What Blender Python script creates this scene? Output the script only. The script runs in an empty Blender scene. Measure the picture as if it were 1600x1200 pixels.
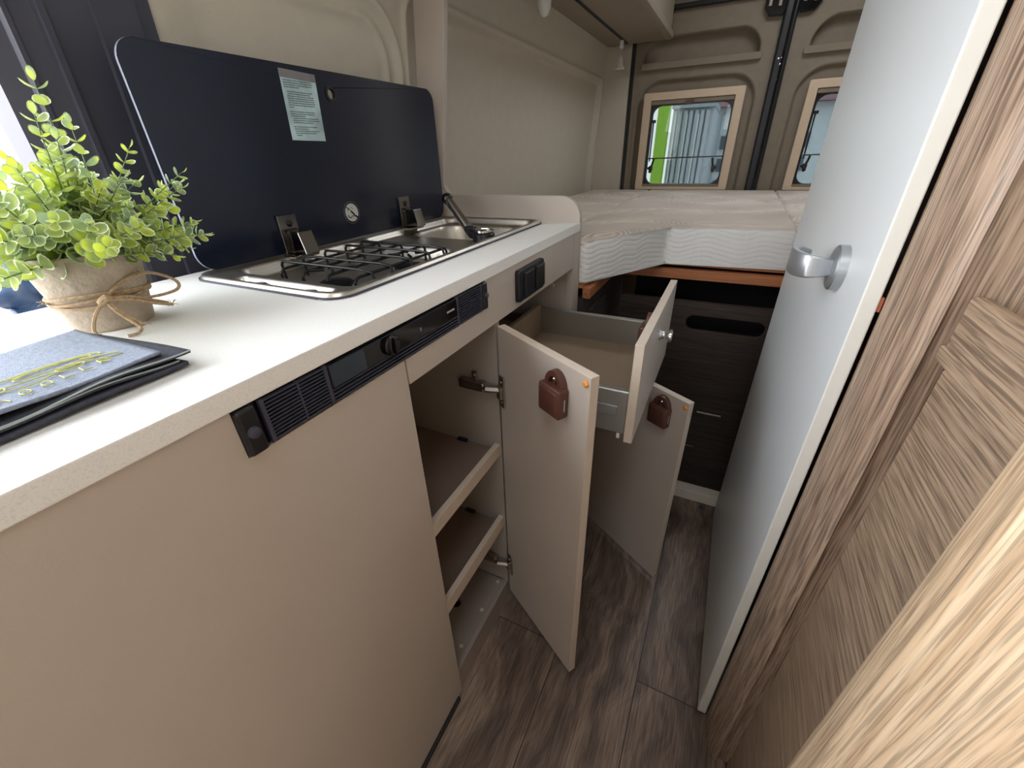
import bpy, bmesh, math, random
from mathutils import Vector, Matrix, noise
random.seed(7)
S = bpy.context.scene
COL = S.collection
PI = math.pi
R = math.radians

# ------------------------------------------------------------------ camera
cam_d = bpy.data.cameras.new('camera'); cam = bpy.data.objects.new('camera', cam_d); COL.objects.link(cam)
YAW, PITCH, ROLL, FPX = -0.47122, 0.512227, -0.03274, 640.93
fw = Vector((math.sin(YAW)*math.cos(PITCH), math.cos(YAW)*math.cos(PITCH), -math.sin(PITCH)))
rt = Vector((math.cos(YAW), -math.sin(YAW), 0)); up = rt.cross(fw)
r2 = math.cos(ROLL)*rt + math.sin(ROLL)*up
u2 = -math.sin(ROLL)*rt + math.cos(ROLL)*up
cam.matrix_world = Matrix(((r2.x, u2.x, -fw.x, 0), (r2.y, u2.y, -fw.y, 0), (r2.z, u2.z, -fw.z, 1.056), (0, 0, 0, 1)))
cam_d.sensor_fit = 'HORIZONTAL'; cam_d.sensor_width = 36.0; cam_d.lens = FPX/1600*36
cam_d.clip_start = 0.01; cam_d.clip_end = 200
S.camera = cam

# ------------------------------------------------------------------ world, light, exposure
S.view_settings.view_transform = 'Standard'; S.view_settings.look = 'None'
S.view_settings.gamma = 1.0; S.view_settings.use_curve_mapping = False
S.view_settings.exposure = 0.0
w = bpy.data.worlds.new('overcast_sky'); S.world = w; w.use_nodes = True
nt = w.node_tree; nt.nodes.clear()
out = nt.nodes.new('ShaderNodeOutputWorld'); bg = nt.nodes.new('ShaderNodeBackground')
tc = nt.nodes.new('ShaderNodeTexCoord'); sx = nt.nodes.new('ShaderNodeSeparateXYZ'); cr = nt.nodes.new('ShaderNodeValToRGB')
cr.color_ramp.elements[0].position = 0.0; cr.color_ramp.elements[0].color = (0.97, 0.98, 1.0, 1)
cr.color_ramp.elements[1].position = 0.9; cr.color_ramp.elements[1].color = (0.86, 0.92, 1.0, 1)
nt.links.new(tc.outputs['Generated'], sx.inputs[0]); nt.links.new(sx.outputs['Z'], cr.inputs[0])
nt.links.new(cr.outputs[0], bg.inputs[0]); bg.inputs[1].default_value = 9.5
nt.links.new(bg.outputs[0], out.inputs[0])
def portal(loc, rot, sx_, sy_):
    l = bpy.data.lights.new('daylight_portal', 'AREA'); l.shape = 'RECTANGLE'; l.size = sx_; l.size_y = sy_
    l.cycles.is_portal = True
    o = bpy.data.objects.new('daylight_portal', l); COL.objects.link(o); o.location = loc; o.rotation_euler = rot
DOOR_Y0, DOOR_Y1, DOOR_Z1 = -1.25, 0.272, 1.85
portal((-0.93, (DOOR_Y0+DOOR_Y1)/2, 0.85), (0, R(-90), 0), 2.0, DOOR_Y1-DOOR_Y0)     # sliding door opening
ADDED_HAT = (-0.20, 0.22, -0.35, 0.05)                                                     # unseen roof hatch, added to light the white door: x0 x1 y0 y1
portal(((ADDED_HAT[0]+ADDED_HAT[1])/2, (ADDED_HAT[2]+ADDED_HAT[3])/2, 1.99), (0, 0, 0), ADDED_HAT[1]-ADDED_HAT[0], ADDED_HAT[3]-ADDED_HAT[2])
ADDED_HAT2 = (-0.02, 0.42, 1.85, 2.35)                                                     # unseen rear hatch, added to brighten the mattress top and left wall
portal(((ADDED_HAT2[0]+ADDED_HAT2[1])/2, (ADDED_HAT2[2]+ADDED_HAT2[3])/2, 1.99), (0, 0, 0), ADDED_HAT2[1]-ADDED_HAT2[0], ADDED_HAT2[3]-ADDED_HAT2[2])
portal((0.08, -2.02, 1.42), (R(90), 0, 0), 0.8, 0.3)                                 # windscreen
portal((-0.29, 2.86, 1.07), (R(-90), 0, 0), 0.42, 0.42)                              # rear windows
portal((0.47, 2.86, 1.07), (R(-90), 0, 0), 0.42, 0.42)
S.cycles.use_denoising = True
S.cycles.max_bounces = 10; S.cycles.diffuse_bounces = 6; S.cycles.glossy_bounces = 4; S.cycles.transmission_bounces = 6
S.cycles.caustics_reflective = False; S.cycles.caustics_refractive = False
S.cycles.sample_clamp_indirect = 8.0

# ------------------------------------------------------------------ materials
def lin(c):
    c = c/255.0
    return c/12.92 if c <= 0.04045 else ((c+0.055)/1.055)**2.4
def rgb(t): return (lin(t[0]), lin(t[1]), lin(t[2]), 1)
MATS = {}
def base(name):
    m = bpy.data.materials.new(name); m.use_nodes = True
    n = m.node_tree.nodes; b = n['Principled BSDF']
    return m, m.node_tree, n, b
def mat(name, col, rough=0.5, metal=0.0, var=0.06, vscale=40, bump=0.0, bscale=200, coat=0.0, spec=0.5, stretch=None, trans=0):
    """plain procedural surface: slight noise in the colour, optional grain bump"""
    if name in MATS: return MATS[name]
    m, t, n, b = base(name)
    tcn = n.new('ShaderNodeTexCoord'); mp = n.new('ShaderNodeMapping')
    t.links.new(tcn.outputs['Object'], mp.inputs[0])
    if stretch: mp.inputs['Scale'].default_value = stretch
    nz = n.new('ShaderNodeTexNoise'); nz.inputs['Scale'].default_value = vscale; nz.inputs['Detail'].default_value = 4
    t.links.new(mp.outputs[0], nz.inputs['Vector'])
    r = n.new('ShaderNodeValToRGB'); c = rgb(col)
    r.color_ramp.elements[0].position = 0.3; r.color_ramp.elements[1].position = 0.7
    r.color_ramp.elements[0].color = tuple(x*(1-var) for x in c[:3])+(1,)
    r.color_ramp.elements[1].color = tuple(min(1, x*(1+var)) for x in c[:3])+(1,)
    t.links.new(nz.outputs['Fac'], r.inputs[0]); t.links.new(r.outputs[0], b.inputs['Base Color'])
    b.inputs['Roughness'].default_value = rough; b.inputs['Metallic'].default_value = metal
    b.inputs['Specular IOR Level'].default_value = spec
    if coat: b.inputs['Coat Weight'].default_value = coat; b.inputs['Coat Roughness'].default_value = 0.05
    if bump:
        n2 = n.new('ShaderNodeTexNoise'); n2.inputs['Scale'].default_value = bscale; n2.inputs['Detail'].default_value = 3
        t.links.new(mp.outputs[0], n2.inputs['Vector'])
        bp = n.new('ShaderNodeBump'); bp.inputs['Strength'].default_value = bump; bp.inputs['Distance'].default_value = 0.002
        t.links.new(n2.outputs['Fac'], bp.inputs['Height']); t.links.new(bp.outputs[0], b.inputs['Normal'])
    MATS[name] = m
    return m
def wood(name, dark, mid, light, axis='Z', scale=1.0, rough=0.42, bump=0.2, streak=0.5, cross=210):
    if name in MATS: return MATS[name]
    m, t, n, b = base(name)
    tcn = n.new('ShaderNodeTexCoord'); mp = n.new('ShaderNodeMapping'); t.links.new(tcn.outputs['Object'], mp.inputs[0])
    sc = [cross*scale]*3; sc['XYZ'.index(axis)] = 2.6*scale; mp.inputs['Scale'].default_value = sc
    # slow warp makes the cathedral shapes
    wz = n.new('ShaderNodeTexNoise'); wz.inputs['Scale'].default_value = 3.0*scale; wz.inputs['Detail'].default_value = 2
    mpw = n.new('ShaderNodeMapping'); s3 = [3.0]*3; s3['XYZ'.index(axis)] = 0.9; mpw.inputs['Scale'].default_value = s3
    t.links.new(tcn.outputs['Object'], mpw.inputs[0]); t.links.new(mpw.outputs[0], wz.inputs['Vector'])
    ad = n.new('ShaderNodeVectorMath'); ad.operation = 'MULTIPLY_ADD'
    ad.inputs[1].default_value = (3.2, 3.2, 3.2)
    t.links.new(wz.outputs['Color'], ad.inputs[0]); t.links.new(mp.outputs[0], ad.inputs[2])
    n1 = n.new('ShaderNodeTexNoise'); n1.inputs['Scale'].default_value = 1.0; n1.inputs['Detail'].default_value = 3; n1.inputs['Roughness'].default_value = 0.5
    t.links.new(ad.outputs[0], n1.inputs['Vector'])
    r = n.new('ShaderNodeValToRGB'); e = r.color_ramp.elements
    e[0].position = 0.25; e[0].color = rgb(dark); e[1].position = 0.75; e[1].color = rgb(light)
    k = e.new(0.5); k.color = rgb(mid)
    t.links.new(n1.outputs['Fac'], r.inputs[0])
    # fine dark pores
    mp2 = n.new('ShaderNodeMapping'); s4 = [520*scale]*3; s4['XYZ'.index(axis)] = 16*scale; mp2.inputs['Scale'].default_value = s4
    t.links.new(tcn.outputs['Object'], mp2.inputs[0])
    n2 = n.new('ShaderNodeTexNoise'); n2.inputs['Scale'].default_value = 1.0; n2.inputs['Detail'].default_value = 2
    t.links.new(mp2.outputs[0], n2.inputs['Vector'])
    r2_ = n.new('ShaderNodeValToRGB'); r2_.color_ramp.elements[0].position = 0.40; r2_.color_ramp.elements[1].position = 0.54
    r2_.color_ramp.elements[0].color = (1-streak,)*3+(1,); r2_.color_ramp.elements[1].color = (1, 1, 1, 1)
    t.links.new(n2.outputs['Fac'], r2_.inputs[0])
    mx = n.new('ShaderNodeMixRGB'); mx.blend_type = 'MULTIPLY'; mx.inputs[0].default_value = 1
    t.links.new(r.outputs[0], mx.inputs[1]); t.links.new(r2_.outputs[0], mx.inputs[2])
    t.links.new(mx.outputs[0], b.inputs['Base Color'])
    b.inputs['Roughness'].default_value = rough
    bp = n.new('ShaderNodeBump'); bp.inputs['Strength'].default_value = bump; bp.inputs['Distance'].default_value = 0.001
    t.links.new(n2.outputs['Fac'], bp.inputs['Height']); t.links.new(bp.outputs[0], b.inputs['Normal'])
    MATS[name] = m
    return m
def floor_mat():
    m, t, n, b = base('vinyl_planks')
    tcn = n.new('ShaderNodeTexCoord')
    mp = n.new('ShaderNodeMapping'); mp.inputs['Rotation'].default_value = (0, 0, R(90)); mp.inputs['Location'].default_value = (0.546, 0.172, 0)
    t.links.new(tcn.outputs['Object'], mp.inputs[0])
    br = n.new('ShaderNodeTexBrick'); br.inputs['Scale'].default_value = 1.0
    br.inputs['Brick Width'].default_value = 1.1; br.inputs['Row Height'].default_value = 0.187; br.inputs['Mortar Size'].default_value = 0.0012
    br.inputs['Mortar Smooth'].default_value = 0.2; br.offset = 0.37
    br.inputs['Color1'].default_value = (0, 0, 0, 1); br.inputs['Color2'].default_value = (1, 1, 1, 1); br.inputs['Mortar'].default_value = (0.5, 0.5, 0.5, 1)
    t.links.new(mp.outputs[0], br.inputs['Vector'])
    sc = n.new('ShaderNodeMapping'); sc.inputs['Scale'].default_value = (17, 1.3, 17)
    t.links.new(tcn.outputs['Object'], sc.inputs[0])
    off = n.new('ShaderNodeVectorMath'); off.operation = 'MULTIPLY_ADD'; off.inputs[1].default_value = (7.3, 4.1, 2.0)
    t.links.new(br.outputs['Color'], off.inputs[0]); t.links.new(sc.outputs[0], off.inputs[2])
    wz = n.new('ShaderNodeTexNoise'); wz.inputs['Scale'].default_value = 4; wz.inputs['Detail'].default_value = 2
    t.links.new(tcn.outputs['Object'], wz.inputs['Vector'])
    ad = n.new('ShaderNodeVectorMath'); ad.operation = 'MULTIPLY_ADD'; ad.inputs[1].default_value = (3.2, 1.6, 1)
    t.links.new(wz.outputs['Color'], ad.inputs[0]); t.links.new(off.outputs[0], ad.inputs[2])
    n1 = n.new('ShaderNodeTexNoise'); n1.inputs['Scale'].default_value = 1; n1.inputs['Detail'].default_value = 8; n1.inputs['Roughness'].default_value = 0.65
    t.links.new(ad.outputs[0], n1.inputs['Vector'])
    r = n.new('ShaderNodeValToRGB'); e = r.color_ramp.elements
    e[0].position = 0.33; e[0].color = rgb((80, 66, 58)); e[1].position = 0.66; e[1].color = rgb((164, 142, 124)); k = e.new(0.5); k.color = rgb((122, 104, 92))
    t.links.new(n1.outputs['Fac'], r.inputs[0])
    mp2 = n.new('ShaderNodeMapping'); mp2.inputs['Scale'].default_value = (300, 14, 300); t.links.new(tcn.outputs['Object'], mp2.inputs[0])
    n2 = n.new('ShaderNodeTexNoise'); n2.inputs['Scale'].default_value = 1; n2.inputs['Detail'].default_value = 3
    t.links.new(mp2.outputs[0], n2.inputs['Vector'])
    r2_ = n.new('ShaderNodeValToRGB'); r2_.color_ramp.elements[0].position = 0.35; r2_.color_ramp.elements[1].position = 0.6
    r2_.color_ramp.elements[0].color = (0.6, 0.6, 0.6, 1); r2_.color_ramp.elements[1].color = (1.08, 1.08, 1.08, 1)
    t.links.new(n2.outputs['Fac'], r2_.inputs[0])
    mx = n.new('ShaderNodeMixRGB'); mx.blend_type = 'MULTIPLY'; mx.inputs[0].default_value = 1
    t.links.new(r.outputs[0], mx.inputs[1]); t.links.new(r2_.outputs[0], mx.inputs[2])
    # plank tone
    hs = n.new('ShaderNodeMath'); hs.operation = 'MULTIPLY_ADD'; hs.inputs[1].default_value = 0.16; hs.inputs[2].default_value = 0.92
    t.links.new(br.outputs['Color'], hs.inputs[0])
    m2 = n.new('ShaderNodeMixRGB'); m2.blend_type = 'MULTIPLY'; m2.inputs[0].default_value = 1
    t.links.new(mx.outputs[0], m2.inputs[1]); t.links.new(hs.outputs[0], m2.inputs[2])
    m3 = n.new('ShaderNodeMixRGB'); m3.blend_type = 'MIX'; m3.inputs[2].default_value = rgb((50, 42, 40))
    t.links.new(br.outputs['Fac'], m3.inputs[0]); t.links.new(m2.outputs[0], m3.inputs[1])
    t.links.new(m3.outputs[0], b.inputs['Base Color'])
    b.inputs['Roughness'].default_value = 0.5
    bp = n.new('ShaderNodeBump'); bp.inputs['Strength'].default_value = 0.3; bp.inputs['Distance'].default_value = 0.001
    t.links.new(n2.outputs['Fac'], bp.inputs['Height']); t.links.new(bp.outputs[0], b.inputs['Normal'])
    return m
def mattress_mat():
    m, t, n, b = base('quilted_cover')
    tcn = n.new('ShaderNodeTexCoord')
    geo = n.new('ShaderNodeNewGeometry'); sep = n.new('ShaderNodeSeparateXYZ'); t.links.new(geo.outputs['Normal'], sep.inputs[0])
    # top: fine rippled rings ; sides: broad wavy quilting crossed by faint vertical seams
    nzt = n.new('ShaderNodeTexNoise'); nzt.inputs['Scale'].default_value = 2.2; nzt.inputs['Detail'].default_value = 1
    t.links.new(tcn.outputs['Object'], nzt.inputs['Vector'])
    ml = n.new('ShaderNodeMath'); ml.operation = 'MULTIPLY'; ml.inputs[1].default_value = 380
    t.links.new(nzt.outputs['Fac'], ml.inputs[0])
    sn = n.new('ShaderNodeMath'); sn.operation = 'SINE'; t.links.new(ml.outputs[0], sn.inputs[0])
    mps = n.new('ShaderNodeMapping'); mps.inputs['Scale'].default_value = (1, 1, 0.0); t.links.new(tcn.outputs['Object'], mps.inputs[0])
    nzs = n.new('ShaderNodeTexNoise'); nzs.inputs['Scale'].default_value = 6; nzs.inputs['Detail'].default_value = 1
    t.links.new(mps.outputs[0], nzs.inputs['Vector'])
    so = n.new('ShaderNodeSeparateXYZ'); t.links.new(tcn.outputs['Object'], so.inputs[0])
    m1 = n.new('ShaderNodeMath'); m1.operation = 'MULTIPLY_ADD'; m1.inputs[1].default_value = 0.10
    t.links.new(nzs.outputs['Fac'], m1.inputs[0]); t.links.new(so.outputs['Z'], m1.inputs[2])
    m2 = n.new('ShaderNodeMath'); m2.operation = 'MULTIPLY'; m2.inputs[1].default_value = 230; t.links.new(m1.outputs[0], m2.inputs[0])
    s2 = n.new('ShaderNodeMath'); s2.operation = 'SINE'; t.links.new(m2.outputs[0], s2.inputs[0])
    ab = n.new('ShaderNodeMath'); ab.operation = 'ABSOLUTE'; t.links.new(s2.outputs[0], ab.inputs[0])
    pw = n.new('ShaderNodeMath'); pw.operation = 'POWER'; pw.inputs[1].default_value = 0.45; t.links.new(ab.outputs[0], pw.inputs[0])
    m3 = n.new('ShaderNodeMath'); m3.operation = 'MULTIPLY'; m3.inputs[1].default_value = 110; t.links.new(so.outputs['X'], m3.inputs[0])
    s3 = n.new('ShaderNodeMath'); s3.operation = 'SINE'; t.links.new(m3.outputs[0], s3.inputs[0])
    a3 = n.new('ShaderNodeMath'); a3.operation = 'ABSOLUTE'; t.links.new(s3.outputs[0], a3.inputs[0])
    p3 = n.new('ShaderNodeMath'); p3.operation = 'POWER'; p3.inputs[1].default_value = 0.25; t.links.new(a3.outputs[0], p3.inputs[0])
    sm = n.new('ShaderNodeMath'); sm.operation = 'MULTIPLY_ADD'; sm.inputs[1].default_value = 0.22
    t.links.new(p3.outputs[0], sm.inputs[0])
    pws = n.new('ShaderNodeMath'); pws.operation = 'MULTIPLY'; pws.inputs[1].default_value = 0.38; t.links.new(pw.outputs[0], pws.inputs[0]); t.links.new(pws.outputs[0], sm.inputs[2])
    h1 = n.new('ShaderNodeMath'); h1.operation = 'MULTIPLY'; h1.inputs[1].default_value = 0.9; t.links.new(sn.outputs[0], h1.inputs[0])
    gt = n.new('ShaderNodeMath'); gt.operation = 'GREATER_THAN'; gt.inputs[1].default_value = 0.45; t.links.new(sep.outputs['Z'], gt.inputs[0])
    mx = n.new('ShaderNodeMix'); mx.data_type = 'FLOAT'
    t.links.new(gt.outputs[0], mx.inputs[0]); t.links.new(sm.outputs[0], mx.inputs[2]); t.links.new(h1.outputs[0], mx.inputs[3])
    bp = n.new('ShaderNodeBump'); bp.inputs['Strength'].default_value = 0.7; bp.inputs['Distance'].default_value = 0.005
    t.links.new(mx.outputs[0], bp.inputs['Height']); t.links.new(bp.outputs[0], b.inputs['Normal'])
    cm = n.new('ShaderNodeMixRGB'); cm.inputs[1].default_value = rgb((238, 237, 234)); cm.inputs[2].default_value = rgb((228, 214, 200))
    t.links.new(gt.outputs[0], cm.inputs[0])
    tf = n.new('ShaderNodeMapRange'); tf.inputs['From Min'].default_value = -1; tf.inputs['From Max'].default_value = -0.2; tf.inputs['To Min'].default_value = 0.92; tf.inputs['To Max'].default_value = 1.0  # darker thread lines in the ripple troughs, painted in place of weak shading
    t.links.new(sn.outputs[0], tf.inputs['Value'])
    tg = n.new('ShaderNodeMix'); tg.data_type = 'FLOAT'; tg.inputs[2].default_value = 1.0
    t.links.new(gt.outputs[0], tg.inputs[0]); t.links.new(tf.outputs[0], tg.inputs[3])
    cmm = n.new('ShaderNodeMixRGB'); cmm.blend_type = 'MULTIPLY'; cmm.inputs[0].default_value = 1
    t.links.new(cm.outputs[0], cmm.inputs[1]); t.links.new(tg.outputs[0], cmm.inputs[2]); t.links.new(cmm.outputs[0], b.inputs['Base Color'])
    b.inputs['Roughness'].default_value = 0.85
    return m
def counter_mat():
    m, t, n, b = base('speckled_worktop')
    tcn = n.new('ShaderNodeTexCoord')
    nz = n.new('ShaderNodeTexNoise'); nz.inputs['Scale'].default_value = 700; nz.inputs['Detail'].default_value = 3
    t.links.new(tcn.outputs['Object'], nz.inputs['Vector'])
    r = n.new('ShaderNodeValToRGB'); e = r.color_ramp.elements
    e[0].position = 0.34; e[0].color = rgb((222, 221, 217)); e[1].position = 0.5; e[1].color = rgb((233, 232, 229))
    t.links.new(nz.outputs['Fac'], r.inputs[0]); t.links.new(r.outputs[0], b.inputs['Base Color'])
    b.inputs['Roughness'].default_value = 0.42
    bp = n.new('ShaderNodeBump'); bp.inputs['Strength'].default_value = 0.15; bp.inputs['Distance'].default_value = 0.0004
    t.links.new(nz.outputs['Fac'], bp.inputs['Height']); t.links.new(bp.outputs[0], b.inputs['Normal'])
    return m
def leaf_mat():
    m, t, n, b = base('eucalyptus_leaf')
    tcn = n.new('ShaderNodeTexCoord'); nz = n.new('ShaderNodeTexNoise'); nz.inputs['Scale'].default_value = 38
    t.links.new(tcn.outputs['Object'], nz.inputs['Vector'])
    r = n.new('ShaderNodeValToRGB'); e = r.color_ramp.elements
    e[0].position = 0.38; e[0].color = rgb((136, 156, 118)); e[1].position = 0.62; e[1].color = rgb((196, 210, 70))
    t.links.new(nz.outputs['Fac'], r.inputs[0]); t.links.new(r.outputs[0], b.inputs['Base Color'])
    b.inputs['Roughness'].default_value = 0.5
    tr = n.new('ShaderNodeBsdfTranslucent'); t.links.new(r.outputs[0], tr.inputs[0])
    mx = n.new('ShaderNodeMixShader'); mx.inputs[0].default_value = 0.5
    t.links.new(b.outputs[0], mx.inputs[1]); t.links.new(tr.outputs[0], mx.inputs[2]); t.links.new(mx.outputs[0], n['Material Output'].inputs[0])
    return m
def glass_mat():
    m, t, n, b = base('tinted_window_glass'); n.remove(b)
    tr = n.new('ShaderNodeBsdfTransparent'); tr.inputs[0].default_value = (0.27, 0.29, 0.29, 1)
    gl = n.new('ShaderNodeBsdfGlossy'); gl.inputs['Roughness'].default_value = 0.02
    fr = n.new('ShaderNodeFresnel'); fr.inputs[0].default_value = 1.3
    mx = n.new('ShaderNodeMixShader'); t.links.new(fr.outputs[0], mx.inputs[0]); t.links.new(tr.outputs[0], mx.inputs[1]); t.links.new(gl.outputs[0], mx.inputs[2])
    t.links.new(mx.outputs[0], n['Material Output'].inputs[0])
    return m
def pavers_mat():
    m, t, n, b = base('brick_paving')
    tcn = n.new('ShaderNodeTexCoord'); br = n.new('ShaderNodeTexBrick'); br.inputs['Scale'].default_value = 1
    br.inputs['Brick Width'].default_value = 0.2; br.inputs['Row Height'].default_value = 0.1; br.inputs['Mortar Size'].default_value = 0.004
    br.inputs['Color1'].default_value = rgb((196, 186, 176)); br.inputs['Color2'].default_value = rgb((178, 166, 156)); br.inputs['Mortar'].default_value = rgb((120, 112, 105))
    t.links.new(tcn.outputs['Object'], br.inputs['Vector']); t.links.new(br.outputs['Color'], b.inputs['Base Color'])
    b.inputs['Roughness'].default_value = 0.9
    return m

LAM = mat('beige_laminate', (183, 172, 162), rough=0.42, var=0.02, vscale=6, bump=0.05, bscale=600)
LAMI = mat('shaded_laminate', (150, 141, 134), rough=0.5, var=0.02, vscale=6)  # beige laminate darkened to stand in for shade inside the shelf cabinet
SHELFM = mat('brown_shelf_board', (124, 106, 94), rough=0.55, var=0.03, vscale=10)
LAMU = mat('cabinet_underside', (148, 136, 121), rough=0.6, var=0.03, vscale=10)
LAME = mat('beige_edge_banding', (202, 188, 172), rough=0.5, var=0.03, vscale=60)
FELT = mat('taupe_wall_felt', (194, 187, 172), rough=0.95, var=0.025, vscale=30, bump=0.3, bscale=900)
DOORF = mat('taupe_door_lining', (130, 119, 103), rough=0.8, var=0.05, vscale=30, bump=0.2, bscale=800)
WORK = counter_mat()
NAVY = mat('dark_blue_glass_lid', (11, 21, 42), rough=0.22, var=0.08, vscale=8, spec=0.5)
EDGE = mat('polished_glass_edge', (120, 126, 140), rough=0.2, var=0.03)
STEEL = mat('brushed_steel', (190, 184, 174), rough=0.36, metal=1, var=0.08, vscale=3, stretch=(120, 4, 4), bump=0.03, bscale=10)
CHROME = mat('chrome', (215, 215, 215), rough=0.14, metal=1, var=0.03)
NICKEL = mat('nickel_hinge', (176, 168, 158), rough=0.3, metal=1, var=0.1)
DCHROME = mat('chrome_dark_reflection', (130, 127, 123), rough=0.12, metal=1, var=0.05)  # chrome darkened in colour to imitate dark reflections on the lid hinges
ALU = mat('satin_aluminium', (186, 190, 194), rough=0.42, metal=0.9, var=0.03)
GREYP = mat('grey_drawer_side', (176, 176, 172), rough=0.3, metal=0.75, var=0.04, vscale=5)
BLACK = mat('black_plastic', (20, 21, 25), rough=0.38, var=0.1, vscale=60)
BLACKM = mat('black_frame_metal', (58, 59, 73), rough=0.5, var=0.06, vscale=12)
BLACKG = mat('black_gloss', (9, 10, 13), rough=0.12, var=0.05)
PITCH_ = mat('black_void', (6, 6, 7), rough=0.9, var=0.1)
DISP = mat('grey_display', (44, 50, 58), rough=0.15, var=0.03)
ENAMEL = mat('black_enamel', (8, 8, 10), spec=0.3, rough=0.4, var=0.05)
WHITE = mat('white_lacquer', (222, 226, 228), rough=0.35, var=0.01, vscale=4)
WHITEE = mat('white_door_edge', (214, 212, 204), rough=0.5, var=0.02)
WPLA = mat('white_plastic', (225, 225, 222), rough=0.4, var=0.02)
LEATH = mat('brown_plastic', (84, 52, 42), rough=0.42, var=0.08, vscale=60, bump=0.1, bscale=500)
AMBER = mat('amber_bumper', (214, 142, 62), rough=0.3, var=0.05)
ORANGE = wood('beech_rail', (150, 92, 58), (178, 112, 72), (196, 130, 86), axis='X', streak=0.15, bump=0.1)
ORANGEY = wood('beech_rail_long', (150, 92, 58), (178, 112, 72), (196, 130, 86), axis='Y', streak=0.15, bump=0.1)
WOODZ = wood('oak_upright', (124, 102, 86), (158, 134, 114), (184, 160, 139), axis='Z', streak=0.5)
WOODY = wood('oak_horizontal', (136, 113, 95), (162, 138, 115), (182, 159, 135), axis='Y', streak=0.45)
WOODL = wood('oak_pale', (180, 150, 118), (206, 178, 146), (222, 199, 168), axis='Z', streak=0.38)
WOODD = wood('oak_storage_front', (46, 38, 35), (62, 52, 47), (78, 67, 60), axis='X', streak=0.4)
WOODDY = wood('oak_storage_side', (46, 38, 35), (62, 52, 47), (78, 67, 60), axis='Y', streak=0.4, rough=0.75)
FRAMEW = mat('cream_window_frame', (206, 184, 158), rough=0.5, var=0.03)
GLASS = glass_mat()
LEAF = leaf_mat()
LEAFR = mat('pale_leaf_rim', (206, 220, 176), rough=0.5, var=0.08)
STEM = mat('leaf_stem', (96, 116, 84), rough=0.6)
POTM = mat('stone_pot', (172, 158, 142), rough=0.95, var=0.12, vscale=90, bump=0.6, bscale=260)
JUTE = mat('jute_twine', (178, 152, 122), rough=0.95, var=0.25, vscale=300, bump=0.6, bscale=700)
CLOTHT = mat('grey_blue_linen', (134, 142, 158), rough=0.95, var=0.18, vscale=300, bump=0.4, bscale=900)
CLOTHD = mat('charcoal_linen', (62, 64, 74), rough=0.95, var=0.15, vscale=300, bump=0.4, bscale=900)
YARN = mat('yellow_embroidery', (208, 208, 128), rough=0.8, var=0.1, vscale=300)
BLUEC = mat('blue_jacket_cloth', (50, 76, 112), rough=0.5, var=0.1, vscale=30)
LABELM = mat('foil_label', (182, 208, 212), rough=0.3, var=0.28, vscale=26, metal=0.2, coat=0.3)
LABELG = mat('label_header', (120, 118, 120), rough=0.4, var=0.1)
INK = mat('label_ink', (52, 74, 80), rough=0.6)
LOGOW = mat('round_sticker', (205, 205, 200), rough=0.45, var=0.03)
PRINT = mat('white_print', (200, 202, 205), rough=0.5)
SOIL = mat('pot_filler', (40, 46, 34), rough=1.0, var=0.3, vscale=120)
PAVE = pavers_mat()
LIME = mat('lime_green_paint', (150, 200, 60), rough=0.5)
STEELB = mat('blue_grey_cladding', (188, 196, 204), rough=0.6, var=0.05)
STEELD = mat('grey_cladding', (160, 170, 178), rough=0.6, var=0.05)
PLAST = mat('white_render', (214, 224, 230), rough=0.9, var=0.03)
ROOFM = mat('dull_red_roof', (128, 96, 104), rough=0.8, var=0.1)
WINDG = mat('dark_pane', (92, 104, 116), rough=0.2)

# ------------------------------------------------------------------ mesh helpers
def BM(): return bmesh.new()
def ring_faces(bm, a, b):
    n = len(a)
    for i in range(n):
        try: bm.faces.new((a[i], a[(i+1) % n], b[(i+1) % n], b[i]))
        except ValueError: pass
def box(bm, x0, x1, y0, y1, z0, z1, bev=0.0, seg=2, M=None):
    r = bmesh.ops.create_cube(bm, size=1)
    vs = r['verts']
    sx_, sy_, sz_ = x1-x0, y1-y0, z1-z0
    for v in vs:
        v.co = Vector(((x0+x1)/2+v.co.x*sx_, (y0+y1)/2+v.co.y*sy_, (z0+z1)/2+v.co.z*sz_))
    if bev > 0:
        es = list({e for v in vs for e in v.link_edges})
        r2_ = bmesh.ops.bevel(bm, geom=es, offset=bev, segments=seg, profile=0.5, affect='EDGES')
        vs = list({v for v in r2_['verts']} | {v for v in vs if v.is_valid})
    if M is not None:
        bmesh.ops.transform(bm, matrix=M, verts=[v for v in vs if v.is_valid])
def tube(bm, pts, r, n=8, caps=True, close=False, rs=None):
    pts = [Vector(p) for p in pts]; rings = []; prev = None; N = len(pts)
    for i, p in enumerate(pts):
        if close: t = (pts[(i+1) % N]-pts[i-1]).normalized()
        else: t = (pts[min(i+1, N-1)]-pts[max(i-1, 0)]).normalized()
        if prev is None:
            a = Vector((0, 0, 1)) if abs(t.z) < 0.9 else Vector((1, 0, 0)); u = t.cross(a).normalized()
        else:
            u = (prev-t*prev.dot(t)).normalized()
        prev = u; v = t.cross(u); rr = rs[i] if rs else r
        rings.append([bm.verts.new(p+u*math.cos(2*PI*k/n)*rr+v*math.sin(2*PI*k/n)*rr) for k in range(n)])
    for i in range(N-1): ring_faces(bm, rings[i], rings[i+1])
    if close: ring_faces(bm, rings[-1], rings[0])
    elif caps: bm.faces.new(rings[0]); bm.faces.new(list(reversed(rings[-1])))
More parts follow.
